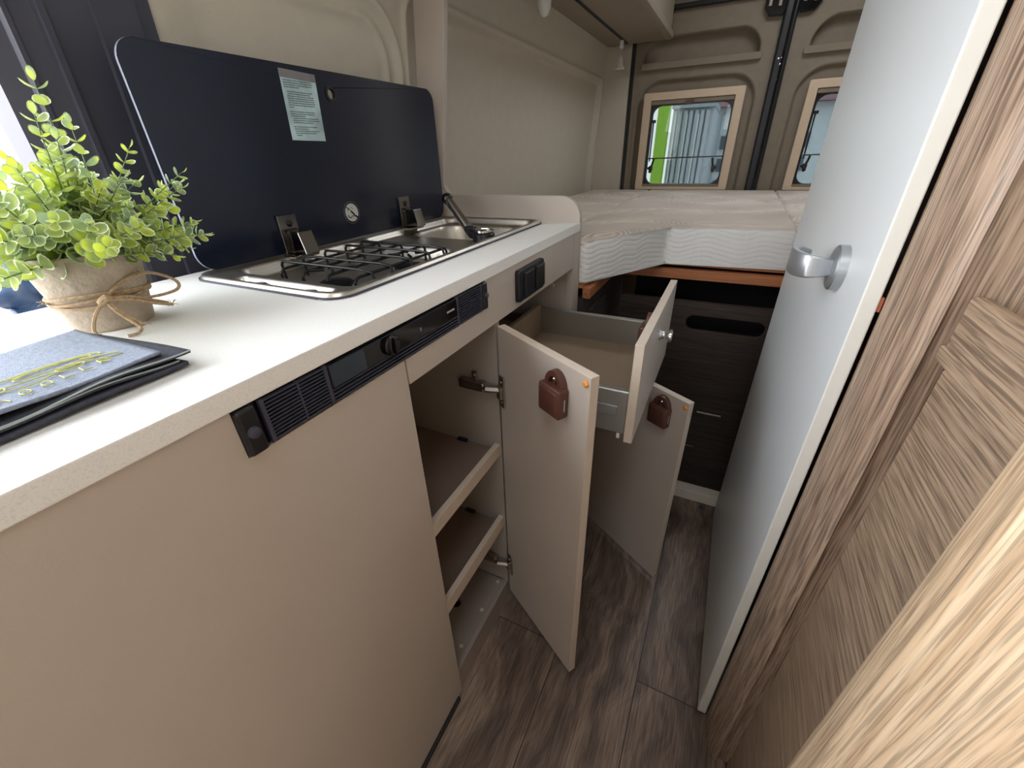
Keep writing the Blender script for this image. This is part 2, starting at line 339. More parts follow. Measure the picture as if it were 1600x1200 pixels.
def lathe(bm, prof, c, axis=Vector((0, 0, 1)), n=32, cap=True):
    """prof: list of (radius, height along axis)"""
    axis = Vector(axis).normalized(); a = Vector((0, 0, 1)) if abs(axis.z) < 0.9 else Vector((1, 0, 0))
    u = axis.cross(a).normalized(); v = axis.cross(u); c = Vector(c); rings = []
    for r, h in prof:
        rings.append([bm.verts.new(c+axis*h+(u*math.cos(2*PI*k/n)+v*math.sin(2*PI*k/n))*r) for k in range(n)])
    for i in range(len(rings)-1): ring_faces(bm, rings[i], rings[i+1])
    if cap: bm.faces.new(rings[0]); bm.faces.new(list(reversed(rings[-1])))
def prism(bm, poly, ax, a0, a1, hole=None):
    """poly (2D) extruded along axis ax between a0 and a1; 2D coords are the other two axes in order"""
    def P(p, a):
        if ax == 'X': return (a, p[0], p[1])
        if ax == 'Y': return (p[0], a, p[1])
        return (p[0], p[1], a)
    A = [bm.verts.new(P(p, a0)) for p in poly]; B = [bm.verts.new(P(p, a1)) for p in poly]
    ring_faces(bm, A, B)
    if hole is None:
        bm.faces.new(A); bm.faces.new(list(reversed(B)))
    else:   # poly and hole have the same number of points
        C_ = [bm.verts.new(P(p, a0)) for p in hole]; D = [bm.verts.new(P(p, a1)) for p in hole]
        ring_faces(bm, C_, D); ring_faces(bm, A, C_); ring_faces(bm, B, D)
def rrect(u0, u1, v0, v1, r, k=6):
    if not isinstance(r, (tuple, list)): r = (r,)*4     # bl br tr tl
    pts = []
    for (cx, cy, a0, rr) in ((u0+r[0], v0+r[0], 180, r[0]), (u1-r[1], v0+r[1], 270, r[1]), (u1-r[2], v1-r[2], 0, r[2]), (u0+r[3], v1-r[3], 90, r[3])):
        for i in range(k+1):
            a = R(a0+90*i/k); pts.append((cx+rr*math.cos(a), cy+rr*math.sin(a)))
    return pts
def sd(u, v, u0, u1, v0, v1, r):
    cx, cy = (u0+u1)/2, (v0+v1)/2; qx = abs(u-cx)-(u1-u0)/2+r; qy = abs(v-cy)-(v1-v0)/2+r
    return min(max(qx, qy), 0)+math.hypot(max(qx, 0), max(qy, 0))-r
def ss(a, b, x):
    t = max(0, min(1, (x-a)/(b-a))); return t*t*(3-2*t)
def grid(bm, fn, u0, u1, nu, v0, v1, nv, skip=None):
    V = [[None]*(nv+1) for _ in range(nu+1)]
    for i in range(nu+1):
        for j in range(nv+1):
            u = u0+(u1-u0)*i/nu; v = v0+(v1-v0)*j/nv; V[i][j] = bm.verts.new(fn(u, v))
    for i in range(nu):
        for j in range(nv):
            if skip:
                u = u0+(u1-u0)*(i+.5)/nu; v = v0+(v1-v0)*(j+.5)/nv
                if skip(u, v): continue
            bm.faces.new((V[i][j], V[i+1][j], V[i+1][j+1], V[i][j+1]))
    return V
ORI = {}
def obj(name, bm, m, parent=None, smooth=False, origin=None, bevel=0, solid=0, autos=True):
    me = bpy.data.meshes.new(name)
    org = Vector(origin) if origin is not None else Vector((0, 0, 0))
    if parent is not None: org = ORI[parent.name]
    bmesh.ops.recalc_face_normals(bm, faces=bm.faces[:])
    bmesh.ops.translate(bm, vec=-org, verts=bm.verts[:])
    bm.to_mesh(me); bm.free()
    ms = m if isinstance(m, (list, tuple)) else [m]
    for k in ms: me.materials.append(k)
    if smooth:
        for p in me.polygons: p.use_smooth = True
        if autos: 
            try: me.set_sharp_from_angle(angle=R(38))
            except Exception: pass
    o = bpy.data.objects.new(name, me); COL.objects.link(o)
    if parent is not None: o.parent = parent
    else: o.location = org
    ORI[o.name] = org
    if solid:
        md = o.modifiers.new('solidify', 'SOLIDIFY'); md.thickness = solid; md.offset = 0
    if bevel:
        md = o.modifiers.new('bevel', 'BEVEL'); md.width = bevel; md.segments = 2; md.limit_method = 'ANGLE'; md.angle_limit = R(40)
    return o
def tag(o, label=None, cat=None, group=None, kind=None):
    if label: o['label'] = label
    if cat: o['category'] = cat
    if group: o['group'] = group
    if kind: o['kind'] = kind
    return o
def thing(name, label, cat, loc=(0, 0, 0), group=None):
    o = bpy.data.objects.new(name, None); COL.objects.link(o); o.location = loc; o.empty_display_size = 0.05
    ORI[o.name] = Vector(loc)
    return tag(o, label, cat, group)
def struct(name, bm, m, label=None, **k):
    o = obj(name, bm, m, **k); o['kind'] = 'structure'
    if label: o['label'] = label
    return o
def simple(name, bm, m, label, cat, origin, group=None, **k):
    return tag(obj(name, bm, m, origin=origin, **k), label, cat, group)

# ================================================================== SETTING
def wallx(z):
    pts = [(-0.05, -0.815), (0.83, -0.812), (1.10, -0.795), (1.5, -0.757), (1.80, -0.69), (2.05, -0.55)]
    for (a, xa), (b_, xb) in zip(pts, pts[1:]):
        if z <= b_: return xa+(xb-xa)*(z-a)/(b_-a)
    return pts[-1][1]
# floor of the van
bm = BM(); box(bm, -0.84, 1.0, -2.0, 2.85, -0.04, 0.0); struct('floor', bm, floor_mat(), 'grey-brown oak plank vinyl floor of the van')
# left wall (felt), two pressed panels
def fw_(y, z):
    x = wallx(z); d = 0
    a = sd(y, z, 0.10, 0.996, 0.40, 1.350, 0.115); d += 0.006*ss(0.004, -0.004, a)-0.010*math.exp(-((a-0.010)/0.011)**2)-0.007*math.exp(-((a+0.030)/0.010)**2)
    d += 0.012*ss(0.470, 0.56, y)
    c = sd(y, z, 1.045, 2.757, 0.60, 1.383, 0.045); d += 0.024*ss(0.004, -0.008, c)-0.008*math.exp(-((c-0.012)/0.008)**2)
    return (x-d, y, z)
bm = BM(); grid(bm, fw_, 0.438, 2.86, 560, 0.0, 2.05, 380)
struct('wall_left', bm, FELT, 'taupe felt-lined side wall behind the hob and bed', smooth=True, autos=False)
bm = BM(); box(bm, 0.95, 0.98, -2.0, 2.85, 0, 2.05); struct('wall_right', bm, FELT, 'taupe lined side wall hidden beyond the washroom')
# left wall forward of the sliding door
bm = BM(); box(bm, -0.86, -0.80, -2.0, DOOR_Y0, 0, 2.0); struct('wall_front_left', bm, FELT, 'taupe side wall forward of the sliding door')
# header above the sliding door
bm = BM(); box(bm, -0.88, -0.60, DOOR_Y0, 0.455, DOOR_Z1, 2.05); struct('trim_1', bm, FELT, 'lining above the sliding door opening')
# ceiling with two unseen hatches added for light
bm = BM()
x0, x1, y0, y1 = ADDED_HAT
p0, p1, q0, q1 = ADDED_HAT2
for (a, b_, c, d) in ((-0.9, x0, -2.0, 1.2), (x1, 1.0, -2.0, 1.2), (x0, x1, -2.0, y0), (x0, x1, y1, 1.2), (-0.9, p0, 1.2, 2.86), (p1, 1.0, 1.2, 2.86), (p0, p1, 1.2, q0), (p0, p1, q1, 2.86)):
    box(bm, a, b_, c, d, 1.95, 1.98)
struct('ceiling', bm, FELT, 'taupe lined van ceiling with two unseen hatch openings added for light')
# front end with windscreen
bm = BM()
box(bm, -0.9, 1.0, -2.03, -2.0, 0, 1.27); box(bm, -0.9, 1.0, -2.03, -2.0, 1.57, 2.0); box(bm, -0.9, -0.32, -2.03, -2.0, 1.27, 1.57); box(bm, 0.48, 1.0, -2.03, -2.0, 1.27, 1.57)
struct('wall_front', bm, FELT, 'front end of the van around the windscreen')
# sliding door frame post (black)
prof = [(-0.796, 0.4395), (-0.7965, 0.388), (-0.801, 0.386), (-0.801, 0.340), (-0.7965, 0.338), (-0.7965, 0.331), (-0.803, 0.328), (-0.806, 0.306), (-0.801, 0.304), (-0.801, 0.299), (-0.807, 0.296), (-0.815, 0.272), (-0.862, 0.270), (-0.862, 0.4600), (-0.800, 0.4600), (-0.799, 0.4398)]
bm = BM(); n = len(prof); rings = []
for z in (-0.05, 0.83, 1.10, 1.5, 1.85):
    dx = wallx(z)+0.7985
    rings.append([bm.verts.new((p[0]+dx, p[1], z)) for p in prof])
for a, b_ in zip(rings, rings[1:]): ring_faces(bm, a, b_)
bm.faces.new(rings[0]); bm.faces.new(list(reversed(rings[-1])))
struct('trim_2', bm, BLACKM, 'black ribbed post of the sliding door opening beside the plant')

# rear doors -----------------------------------------------------------
def rear_door(name, u0, u1, win, rec, emb, label):
    def f(x, z):
        d = 0.0
        a = sd(x, z, *emb); d += 0.020*ss(0.004, -0.010, a)-0.004*math.exp(-((a-0.009)/0.007)**2)
        r_ = sd(x, z, *rec); d += (0.055*ss(0.002, -0.008, r_)*(1 if z > 1.440 else 0)) if not (z < rec[2]) else 0
        return (x, 2.80+d, z)
    bm = BM(); grid(bm, f, u0, u1, int((u1-u0)/0.006), 0.05, 1.95, 316, skip=lambda x, z: win[0] < x < win[1] and win[2] < z < win[3])
    d = struct(name, bm, DOORF, label, smooth=True, autos=False, origin=((u0+u1)/2, 2.80, 0))
    return d
d1 = rear_door('door_1', -0.615, 0.045, (-0.49, -0.095, 0.875, 1.265), (-0.572, -0.022, 1.25, 1.557, 0.10), (-0.578, -0.002, 0.60, 1.372, 0.12), 'rear door with the square window nearest the overhead cabinet')
d2 = rear_door('door_2', 0.105, 0.90, (0.275, 0.665, 0.875, 1.265), (0.185, 0.73, 1.25, 1.557, 0.10), (0.170, 0.745, 0.60, 1.372, 0.12), 'rear door half hidden behind the white washroom door')
# lock side seals and post
bm = BM(); box(bm, -0.637, -0.615, 2.795, 2.86, 0.05, 1.95, 0.004); struct('trim_3', bm, BLACK, 'black rubber seal between side wall and rear door')
bm = BM(); box(bm, -0.83, -0.637, 2.80, 2.86, 0.05, 1.95); struct('wall_rear', bm, FELT, 'taupe lined rear corner post')
bm = BM(); box(bm, 0.045, 0.105, 2.80, 2.86, 0.05, 1.95)
struct('trim_4', bm, BLACK, 'black seal between the two rear doors')
bm = BM(); box(bm, -0.61, 0.9, 2.775, 2.82, 1.655, 1.675, 0.004); struct('trim_5', bm, BLACK, 'black band above the rear doors')
# shelf pockets ledges (parts of doors)
for par, (a, b_) in ((d1, (-0.578, -0.008)), (d2, (0.163, 0.735))):
    bm = BM(); prism(bm, rrect(a, b_, 1.421, 1.450, 0.009, 4), 'Y', 2.780, 2.806); obj('pocket_ledge', bm, DOORF, par, bevel=0.002)
# central lock bar with lock housings
lk = thing('door_lock_bar', 'black vertical locking rod with bare latch plates between the rear doors', 'door lock', (0.075, 2.79, 0.85))
bm = BM(); prism(bm, rrect(0.048, 0.102, 2.765, 2.797, 0.010, 4), 'Z', 0.85, 1.93); obj('cover_rail', bm, BLACK, lk)
bm = BM(); tube(bm, [(0.084, 2.762, 0.852), (0.084, 2.762, 1.92)], 0.006); obj('rod', bm, BLACKG, lk)
for sgn, cx in ((-1, 0.008), (1, 0.145)):
    bm = BM()
    pl = [(cx-0.045, 1.70), (cx-0.045, 1.61), (cx-0.022, 1.578), (cx+0.035, 1.575), (cx+0.045, 1.60), (cx+0.045, 1.70)]
    if sgn > 0: pl = [(2*cx-p[0], p[1]) for p in reversed(pl)]
    prism(bm, pl, 'Y', 2.772, 2.80); ho = obj('lock_housing', bm, BLACKG, lk, bevel=0.003)
    bm = BM()
    for (dx, dz) in ((-0.022, 1.64), (0.012, 1.65), (0.016, 1.618), (-0.024, 1.622)):
        box(bm, cx+dx-0.008, cx+dx+0.008, 2.762, 2.773, dz-0.012, dz+0.012, 0.003)
    obj('latch', bm, CHROME, lk)
for (x, z) in ((0.083, 1.432), (0.079, 1.412), (0.078, 1.388), (0.066, 1.410), (0.080, 1.33)):
    bm = BM(); lathe(bm, [(0.004, 0), (0.004, 0.003), (0.001, 0.004)], (x, 2.764, z), (0, -1, 0), 10); obj('screw', bm, CHROME, lk)

# rear windows ------------------------------------------------------------
def rear_window(name, x0, label):
    X0, X1, Z0, Z1 = x0, x0+0.495, 0.845, 1.318
    o = bpy.data.objects.new(name, None); COL.objects.link(o); o.location = ((X0+X1)/2, 2.8, 1.08); ORI[o.name] = Vector(o.location)
    o['kind'] = 'structure'; o['label'] = label
    bm = BM(); prism(bm, rrect(X0, X1, Z0, Z1, 0.008, 6), 'Y', 2.765, 2.80, hole=rrect(X0+0.040, X1-0.042, Z0+0.016, Z1-0.036, 0.003, 6)); obj('window_frame', bm, FRAMEW, o, bevel=0.003)
    bm = BM(); prism(bm, rrect(X0+0.040, X1-0.042, Z0+0.016, Z1-0.036, 0.003, 6), 'Y', 2.788, 2.815, hole=rrect(X0+0.052, X1-0.05, Z0+0.030, Z1-0.060, 0.045, 6)); obj('seal', bm, BLACK, o)
    bm = BM(); box(bm, X0+0.042, X1-0.044, 2.770, 2.790, Z1-0.056, Z1-0.037, 0.003); bl = obj('blind_cassette', bm, DOORF, o)
    bm = BM(); box(bm, (X0+X1)/2-0.028, (X0+X1)/2+0.012, 2.762, 2.772, Z1-0.062, Z1-0.043, 0.002); obj('blind_grip', bm, LEATH, bl)
    bm = BM(); box(bm, X0+0.042, X1-0.044, 2.772, 2.792, Z0+0.016, Z0+0.029, 0.002); obj('lower_rail', bm, DOORF, o)
    bm = BM(); prism(bm, rrect(X0+0.048, X1-0.046, Z0+0.026, Z1-0.056, 0.045, 6), 'Y', 2.816, 2.822); obj('pane', bm, GLASS, o)
    bm = BM(); tube(bm, [(X0+0.042, 2.78, 1.006), (X1-0.044, 2.78, 1.010)], 0.0032); obj('blind_bar', bm, BLACKM, o)
    for xx, s_ in ((X0+0.075, -1), (X1-0.085, 1)):
        bm = BM()
        tube(bm, [(xx-s_*0.012, 2.79, 1.002), (xx-s_*0.006, 2.785, 0.975), (xx, 2.785, 0.962)], 0.0055)
        box(bm, xx-0.010, xx+0.010, 2.775, 2.805, 0.945, 0.968, 0.003); box(bm, xx-0.006+s_*0.012, xx+0.006+s_*0.012, 2.785, 2.81, 0.950, 0.962, 0.002)
        lathe(bm, [(0.009, 0), (0.009, 0.012)], (xx, 2.79, 0.940), (0, -1, 0), 12)
        obj('latch', bm, BLACK, o)
    bm = BM(); tube(bm, [(X0+0.062, 2.80, 0.99), (X0+0.060, 2.80, 1.19)], 0.0035); box(bm, X0+0.050, X0+0.072, 2.79, 2.805, 1.18, 1.195, 0.002); obj('stay_arm', bm, BLACK, o)
    return o
rear_window('window_1', -0.541, 'square rear window with cream frame, open view of green post and grey doors')
rear_window('window_2', 0.222, 'rear window partly covered by the white washroom door')

# washroom box, corner post (right side) --------------------------------------
bm = BM(); box(bm, 0.1875, 0.95, 0.4765, 0.49, 0, 1.95); struct('wall_washroom', bm, WOODZ, 'upright-grained oak wall beside the white door')
bm = BM(); box(bm, 0.20, 0.215, 0.49, 1.16, 0, 1.95); box(bm, 0.20, 0.95, 1.16, 1.175, 0, 1.95); struct('wall_washroom_side', bm, WOODZ, 'washroom side wall behind the open white door')
# rounded oak post
pts = [(0.205, 0.545), (0.168, 0.545), (0.1625, 0.540), (0.160, 0.530), (0.1615, 0.515), (0.165, 0.500), (0.170, 0.487), (0.1755, 0.4775), (0.1800, 0.4715), (0.1845, 0.4690), (0.1858, 0.4725), (0.1858, 0.480), (0.205, 0.480)]
bm = BM(); prism(bm, pts, 'Z', 0.0, 1.95)
struct('trim_6', bm, WOODZ, 'rounded oak corner post beside the white door', smooth=True)

# podium step at the bed ----------------------------------------------------------
st = thing('step', 'low bright-edged step at the foot of the bed storage panel', 'step', (0.0, 1.25, 0.0))
bm = BM(); box(bm, -0.30, 0.199, 1.222, 1.330, 0.0, 0.036); obj('tread', bm, WOODD, st)
bm = BM(); box(bm, -0.30, 0.199, 1.184, 1.222, 0.0, 0.040, 0.002); obj('edge_profile', bm, mat('pale_step_profile', (226, 218, 204), rough=0.35, var=0.03), st)
bm = BM(); lathe(bm, [(0.008, 0), (0.008, 0.003), (0.003, 0.004)], (0.105, 1.165, 0.0), n=16); simple('floor_bolt', bm, BLACKM, 'small round bolt head in the floor before the step', 'bolt', (0.105, 1.165, 0), smooth=True)

# ================================================================== KITCHEN
XF = -0.3304
# worktop
bm = BM(); prism(bm, rrect(-0.768, XF, -0.35, 1.056, 0.001, 6), 'Z', 0.880, 0.900, hole=rrect(-0.722, -0.422, 0.351, 1.028, 0.033, 6))
simple('kitchen_worktop', bm, WORK, 'speckled white kitchen worktop running along the left side', 'worktop', (-0.55, 0.35, 0.88), bevel=0.0015)
# refrigerator cabinet front (big beige panel)
fc = thing('refrigerator_cabinet', 'large plain beige laminate cabinet below the worktop, left of the shelves', 'cabinet', (-0.55, 0.0, 0.0))
bm = BM(); prism(bm, [(-0.35, 0.010), (0.3555, 0.010), (0.3555, 0.832), (0.1465, 0.832), (0.1465, 0.8795), (-0.35, 0.8795)], 'X', XF-0.018, XF-0.002); obj('front_panel', bm, LAM, fc)
bm = BM(); box(bm, -0.765, XF-0.022, -0.35, -0.334, 0.0, 0.879); box(bm, -0.765, XF-0.020, 0.338, 0.3555, 0.0, 0.832); box(bm, -0.765, -0.750, -0.334, 0.338, 0, 0.879); obj('body', bm, LAM, fc)
bm = BM(); box(bm, XF-0.004, XF+0.004, -0.30, 0.342, 0.0, 0.014, 0.002); obj('base_seal', bm, BLACK, fc)
# fascia rail over doors
fa = thing('kitchen_fascia', 'narrow beige fascia board under the worktop above the open doors', 'fascia board', (-0.34, 0.7, 0.80))
bm = BM(); prism(bm, [(0.3585, 0.796), (1.015, 0.796), (1.015, 0.8795), (0.567, 0.8795), (0.567, 0.832), (0.3585, 0.832)], 'X', XF-0.018, XF-0.002); obj('board', bm, LAM, fa)

# refrigerator control strip -----------------------------------------------------------
rc = thing('refrigerator_controls', 'long black refrigerator control strip with vent grilles under the worktop', 'control panel', (XF, 0.35, 0.83))
bm = BM(); box(bm, XF-0.02, XF-0.004, 0.147, 0.566, 0.834, 0.8795); obj('housing', bm, BLACKG, rc)
bm = BM(); box(bm, XF-0.006, XF+0.004, 0.147, 0.1645, 0.8335, 0.8785, 0.003, 3); c1 = obj('end_cap', bm, BLACK, rc)
bm = BM(); lathe(bm, [(0.0055, 0), (0.005, 0.003), (0.002, 0.004)], (XF+0.004, 0.1555, 0.856), (1, 0, 0), 20); obj('screw_cover', bm, BLACKM, c1, smooth=True)
bm = BM(); box(bm, XF-0.006, XF+0.004, 0.5525, 0.566, 0.8345, 0.8785, 0.003, 3); c2 = obj('end_cap', bm, BLACK, rc)
bm = BM(); lathe(bm, [(0.0045, 0), (0.004, 0.003), (0.002, 0.004)], (XF+0.004, 0.559, 0.858), (1, 0, 0), 20); obj('screw_cover', bm, BLACKM, c2, smooth=True)
for (a, b_, mids) in ((0.1715, 0.2405, (0.2085,)), (0.480, 0.5495, ())):
    bm = BM()
    box(bm, XF-0.003, XF+0.001, a-0.002, a+0.002, 0.834, 0.878); box(bm, XF-0.003, XF+0.001, b_-0.002, b_+0.002, 0.834, 0.878)
    for i in range(12): z = 0.8365+i*0.0036; box(bm, XF-0.005, XF+0.0005, a, b_, z-0.00055, z+0.00055)
    for mm in mids: box(bm, XF-0.004, XF+0.0006, mm-0.0007, mm+0.0007, 0.834, 0.878)
    obj('vent_grille', bm, BLACKM, rc)
bm = BM()
for z in (0.8365, 0.8405, 0.8445): box(bm, XF-0.004, XF+0.001, 0.2415, 0.479, z-0.0006, z+0.0006)
box(bm, XF-0.004, XF+0.001, 0.2415, 0.479, 0.8485, 0.8497)
obj('lower_slats', bm, BLACKM, rc)
bm = BM(); box(bm, XF-0.004, XF+0.0015, 0.2435, 0.478, 0.8505, 0.8765, 0.0008); gp = obj('glass_panel', bm, BLACKG, rc)
bm = BM(); box(bm, XF+0.0012, XF+0.0022, 0.2445, 0.292, 0.852, 0.8755); obj('display', bm, DISP, gp)
bm = BM(); lathe(bm, [(0.0125, 0), (0.0125, 0.004), (0.010, 0.006), (0.006, 0.0065)], (XF+0.0015, 0.333, 0.8635), (1, 0, 0), 28); box(bm, XF+0.0075, XF+0.012, 0.331, 0.335, 0.853, 0.874, 0.001); obj('dial', bm, BLACKG, gp, smooth=True)
bm = BM()
yy = 0.452
for i, wl in enumerate((2.2, 2.0, 1.6, 1.6, 2.0, 2.0, 1.8, 2.0)):
    box(bm, XF+0.0014, XF+0.0019, yy, yy+wl*0.0008, 0.8622, 0.8646)
    if i % 3 != 1: box(bm, XF+0.0014, XF+0.0019, yy, yy+wl*0.001, 0.8643, 0.8648)
    yy += 0.0024
obj('lettering', bm, PRINT, gp)
bm = BM(); box(bm, XF+0.0014, XF+0.0019, 0.391, 0.3915, 0.859, 0.864); obj('tick_mark', bm, PRINT, gp)

# power socket ----------------------------------------------------------------------------
so = thing('power_socket', 'black double socket with flap covers on the beige fascia', 'socket', (XF, 0.74, 0.84))
bm = BM(); prism(bm, rrect(0.678, 0.800, 0.808, 0.868, 0.006, 4), 'X', XF-0.004, XF+0.007); obj('surround', bm, BLACK, so, bevel=0.002)
for a, b_ in ((0.699, 0.742), (0.751, 0.793)):
    bm = BM(); box(bm, XF+0.005, XF+0.012, a, b_, 0.815, 0.861, 0.002); obj('cover_flap', bm, BLACK, so)

# end panel with raised, rounded splash board ----------------------------------------------
prof = [(XF-0.002, 0.0), (XF-0.002, 0.905)]
cx, cz, rr = XF-0.002-0.052, 0.908, 0.052
prof += [(cx+rr*math.cos(R(a)), cz+rr*math.sin(R(a))) for a in range(0, 91, 10)]
# inner rounded corner near the wall then up along it
rc_ = 0.030; xi = -0.732
prof += [(xi+rc_+0.0-rc_*math.sin(R(a)), 0.960+rc_-rc_*math.cos(R(a))) for a in range(0, 91, 15)]
for z in (1.10, 1.25, 1.40, 1.54): prof.append((xi+(z-1.0)*0.14, z))
for z in (1.54, 1.40, 1.25, 1.10, 0.95, 0.83, 0.5, 0.0): prof.append((wallx(z)+0.001, z))
bm = BM(); prism(bm, prof, 'Y', 1.0565, 1.0725)
simple('kitchen_end_panel', bm, LAM, 'beige end board between worktop and bed with rounded top corner', 'end panel', (-0.55, 1.064, 0), bevel=0.0012)

# shelf cabinet --------------------------------------------------------------------------
sc_ = thing('shelf_cabinet', 'open beige kitchen cabinet with two lipped shelves, door swung open', 'cabinet', (-0.5, 0.48, 0))
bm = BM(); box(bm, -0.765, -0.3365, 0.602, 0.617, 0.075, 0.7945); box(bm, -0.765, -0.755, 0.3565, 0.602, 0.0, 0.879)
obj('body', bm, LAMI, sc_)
bm = BM()
# bottom board with a drain hole
hx, hy = -0.430, 0.494; k = 24
outer = []
for i in range(k):
    a = 2*PI*i/k; c_, s_ = math.cos(a), math.sin(a)
    # project to the rectangle
    ex0, ex1, ey0, ey1 = -0.755, -0.3505, 0.3565, 0.602
    tt = min(((ex1-hx)/c_ if c_ > 1e-6 else 9, (ex0-hx)/c_ if c_ < -1e-6 else 9, (ey1-hy)/s_ if s_ > 1e-6 else 9, (ey0-hy)/s_ if s_ < -1e-6 else 9)) if True else 0
    outer.append((hx+c_*tt, hy+s_*tt))
inner = [(hx+0.012*math.cos(2*PI*i/k), hy+0.012*math.sin(2*PI*i/k)) for i in range(k)]
# add the true corners by snapping the nearest points
for corner in ((-0.755, 0.3565), (-0.3505, 0.3565), (-0.3505, 0.602), (-0.755, 0.602)):
    j = min(range(k), key=lambda q: (outer[q][0]-corner[0])**2+(outer[q][1]-corner[1])**2); outer[j] = corner
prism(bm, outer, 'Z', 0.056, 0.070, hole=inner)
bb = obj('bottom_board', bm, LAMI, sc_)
for p in ((-0.362, 0.410), (-0.362, 0.505), (-0.362, 0.590)):
    bm = BM(); lathe(bm, [(0.0045, 0), (0.0045, 0.0012), (0.002, 0.0016)], (p[0], p[1], 0.070), n=16); obj('screw_cap', bm, LAME, bb, smooth=True)
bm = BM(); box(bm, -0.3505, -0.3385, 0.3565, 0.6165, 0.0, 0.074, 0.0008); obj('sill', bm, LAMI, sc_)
bm = BM(); lathe(bm, [(0.0118, 0), (0.0118, 0.001)], (hx, hy, 0.0555), n=24); obj('drain_opening', bm, PITCH_, bb)
for z0, z1, z2 in ((0.497, 0.505, 0.524), (0.280, 0.288, 0.313)):
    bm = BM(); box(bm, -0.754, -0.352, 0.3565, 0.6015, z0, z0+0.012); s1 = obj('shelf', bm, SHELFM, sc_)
    bm = BM(); box(bm, -0.352, -0.340, 0.3565, 0.6015, z0-0.002, z2, 0.0008); obj('front_lip', bm, LAME, s1)
    bm = BM(); box(bm, -0.442, -0.418, 0.592, 0.6015, z0+0.012, z0+0.019, 0.002); obj('shelf_clip', bm, mat('navy_clip', (22, 24, 44), rough=0.4), s1)
# door 1 : hinged at far side, open
def hinge(par, org, u, nn, z):
    """concealed cup hinge: cabinet wall arm + door plate. org = door hinge-side inner corner"""
    u = Vector((u[0], u[1], 0)); nn = Vector((nn[0], nn[1], 0))
    bm = BM(); yw = org[1]
    box(bm, -0.416, -0.360, yw-0.019, yw-0.004, z-0.009, z+0.009, 0.002)
    box(bm, -0.392, -0.380, yw-0.007, yw-0.003, z-0.010, z+0.026, 0.0015)
    for dx, dz in ((-0.386, 0.018), (-0.400, 0.0), (-0.409, 0.0)): lathe(bm, [(0.003, 0), (0.002, 0.002)], (dx, yw-0.016 if dz == 0 else yw-0.007, z+dz), (0, -1, 0), 10)
    p0 = Vector((-0.365, yw-0.010, z)); p1 = Vector((org[0], org[1], z))+u*0.010+nn*0.006
    tube(bm, [p0, p0+Vector((0.012, -0.008, 0)), p1], 0.0068, n=6)
    obj('hinge_arm', bm, NICKEL, par)
    bm = BM(); M = Matrix(((u.x, nn.x, 0, org[0]), (u.y, nn.y, 0, org[1]), (0, 0, 1, z-0.006), (0, 0, 0, 1)))
    box(bm, 0.003, 0.019, 0.0, 0.004, -0.034, 0.034, 0.0015, M=M)
    prism2 = [(0.002, -0.012), (0.018, -0.012), (0.018, 0.012), (0.002, 0.012)]
    box(bm, 0.003, 0.017, 0.003, 0.011, -0.014, 0.014, 0.002, M=M)
    for dz in (-0.022, 0.022): 
        c = M @ Vector((0.011, 0.004, dz)); lathe(bm, [(0.003, 0), (0.002, 0.0015)], c, nn, 10)
    obj('hinge_plate', bm, NICKEL, par)
def latch_box(par, org, u, nn, s, z, m=LEATH):
    """square push-lock with an arched strap on the inside of a front; s along the board, z = bottom"""
    u = Vector((u[0], u[1], 0)); nn = Vector((nn[0], nn[1], 0))
    M = Matrix(((u.x, nn.x, 0, org[0]+u.x*s), (u.y, nn.y, 0, org[1]+u.y*s), (0, 0, 1, z), (0, 0, 0, 1)))
    bm = BM(); box(bm, -0.025, 0.025, 0.0, 0.021, 0.0, 0.050, 0.004, 3, M=M)
    box(bm, -0.0215, 0.0215, 0.018, 0.0235, 0.004, 0.046, 0.003, 3, M=M)
    lb = obj('latch_box', bm, m, par, smooth=True)
    bm = BM()
    outer = [(0.021*math.cos(R(a)), 0.045+0.028*math.sin(R(a))) for a in range(0, 181, 12)]
    inner = [(0.011*math.cos(R(a)), 0.047+0.017*math.sin(R(a))) for a in range(0, 181, 12)]
    A = [bm.verts.new(M @ Vector((p[0], 0.0, p[1]))) for p in outer]; B = [bm.verts.new(M @ Vector((p[0], 0.0, p[1]))) for p in inner]
    C2 = [bm.verts.new(M @ Vector((p[0], 0.012, p[1]))) for p in outer]; D2 = [bm.verts.new(M @ Vector((p[0], 0.012, p[1]))) for p in inner]
    for i in range(len(outer)-1):
        bm.faces.new((A[i], A[i+1], B[i+1], B[i])); bm.faces.new((C2[i], C2[i+1], D2[i+1], D2[i]))
        bm.faces.new((A[i], A[i+1], C2[i+1], C2[i])); bm.faces.new((B[i], B[i+1], D2[i+1], D2[i]))
    bm.faces.new((A[0], B[0], D2[0], C2[0])); bm.faces.new((A[-1], B[-1], D2[-1], C2[-1]))
    box(bm, -0.003, 0.003, 0.006, 0.010, 0.046, 0.062, 0.001, M=M)
    obj('latch_strap', bm, m, par, bevel=0.001)
    bm = BM(); c = M @ Vector((0.0, 0.004, 0.060)); lathe(bm, [(0.0035, 0), (0.0035, 0.006), (0.001, 0.008)], c, nn, 12); obj('latch_screw', bm, CHROME, par, smooth=True)
    bm = BM(); box(bm, 0.0245, 0.0256, 0.008, 0.0105, 0.014, 0.034, M=M); obj('latch_slot', bm, ALU, par)
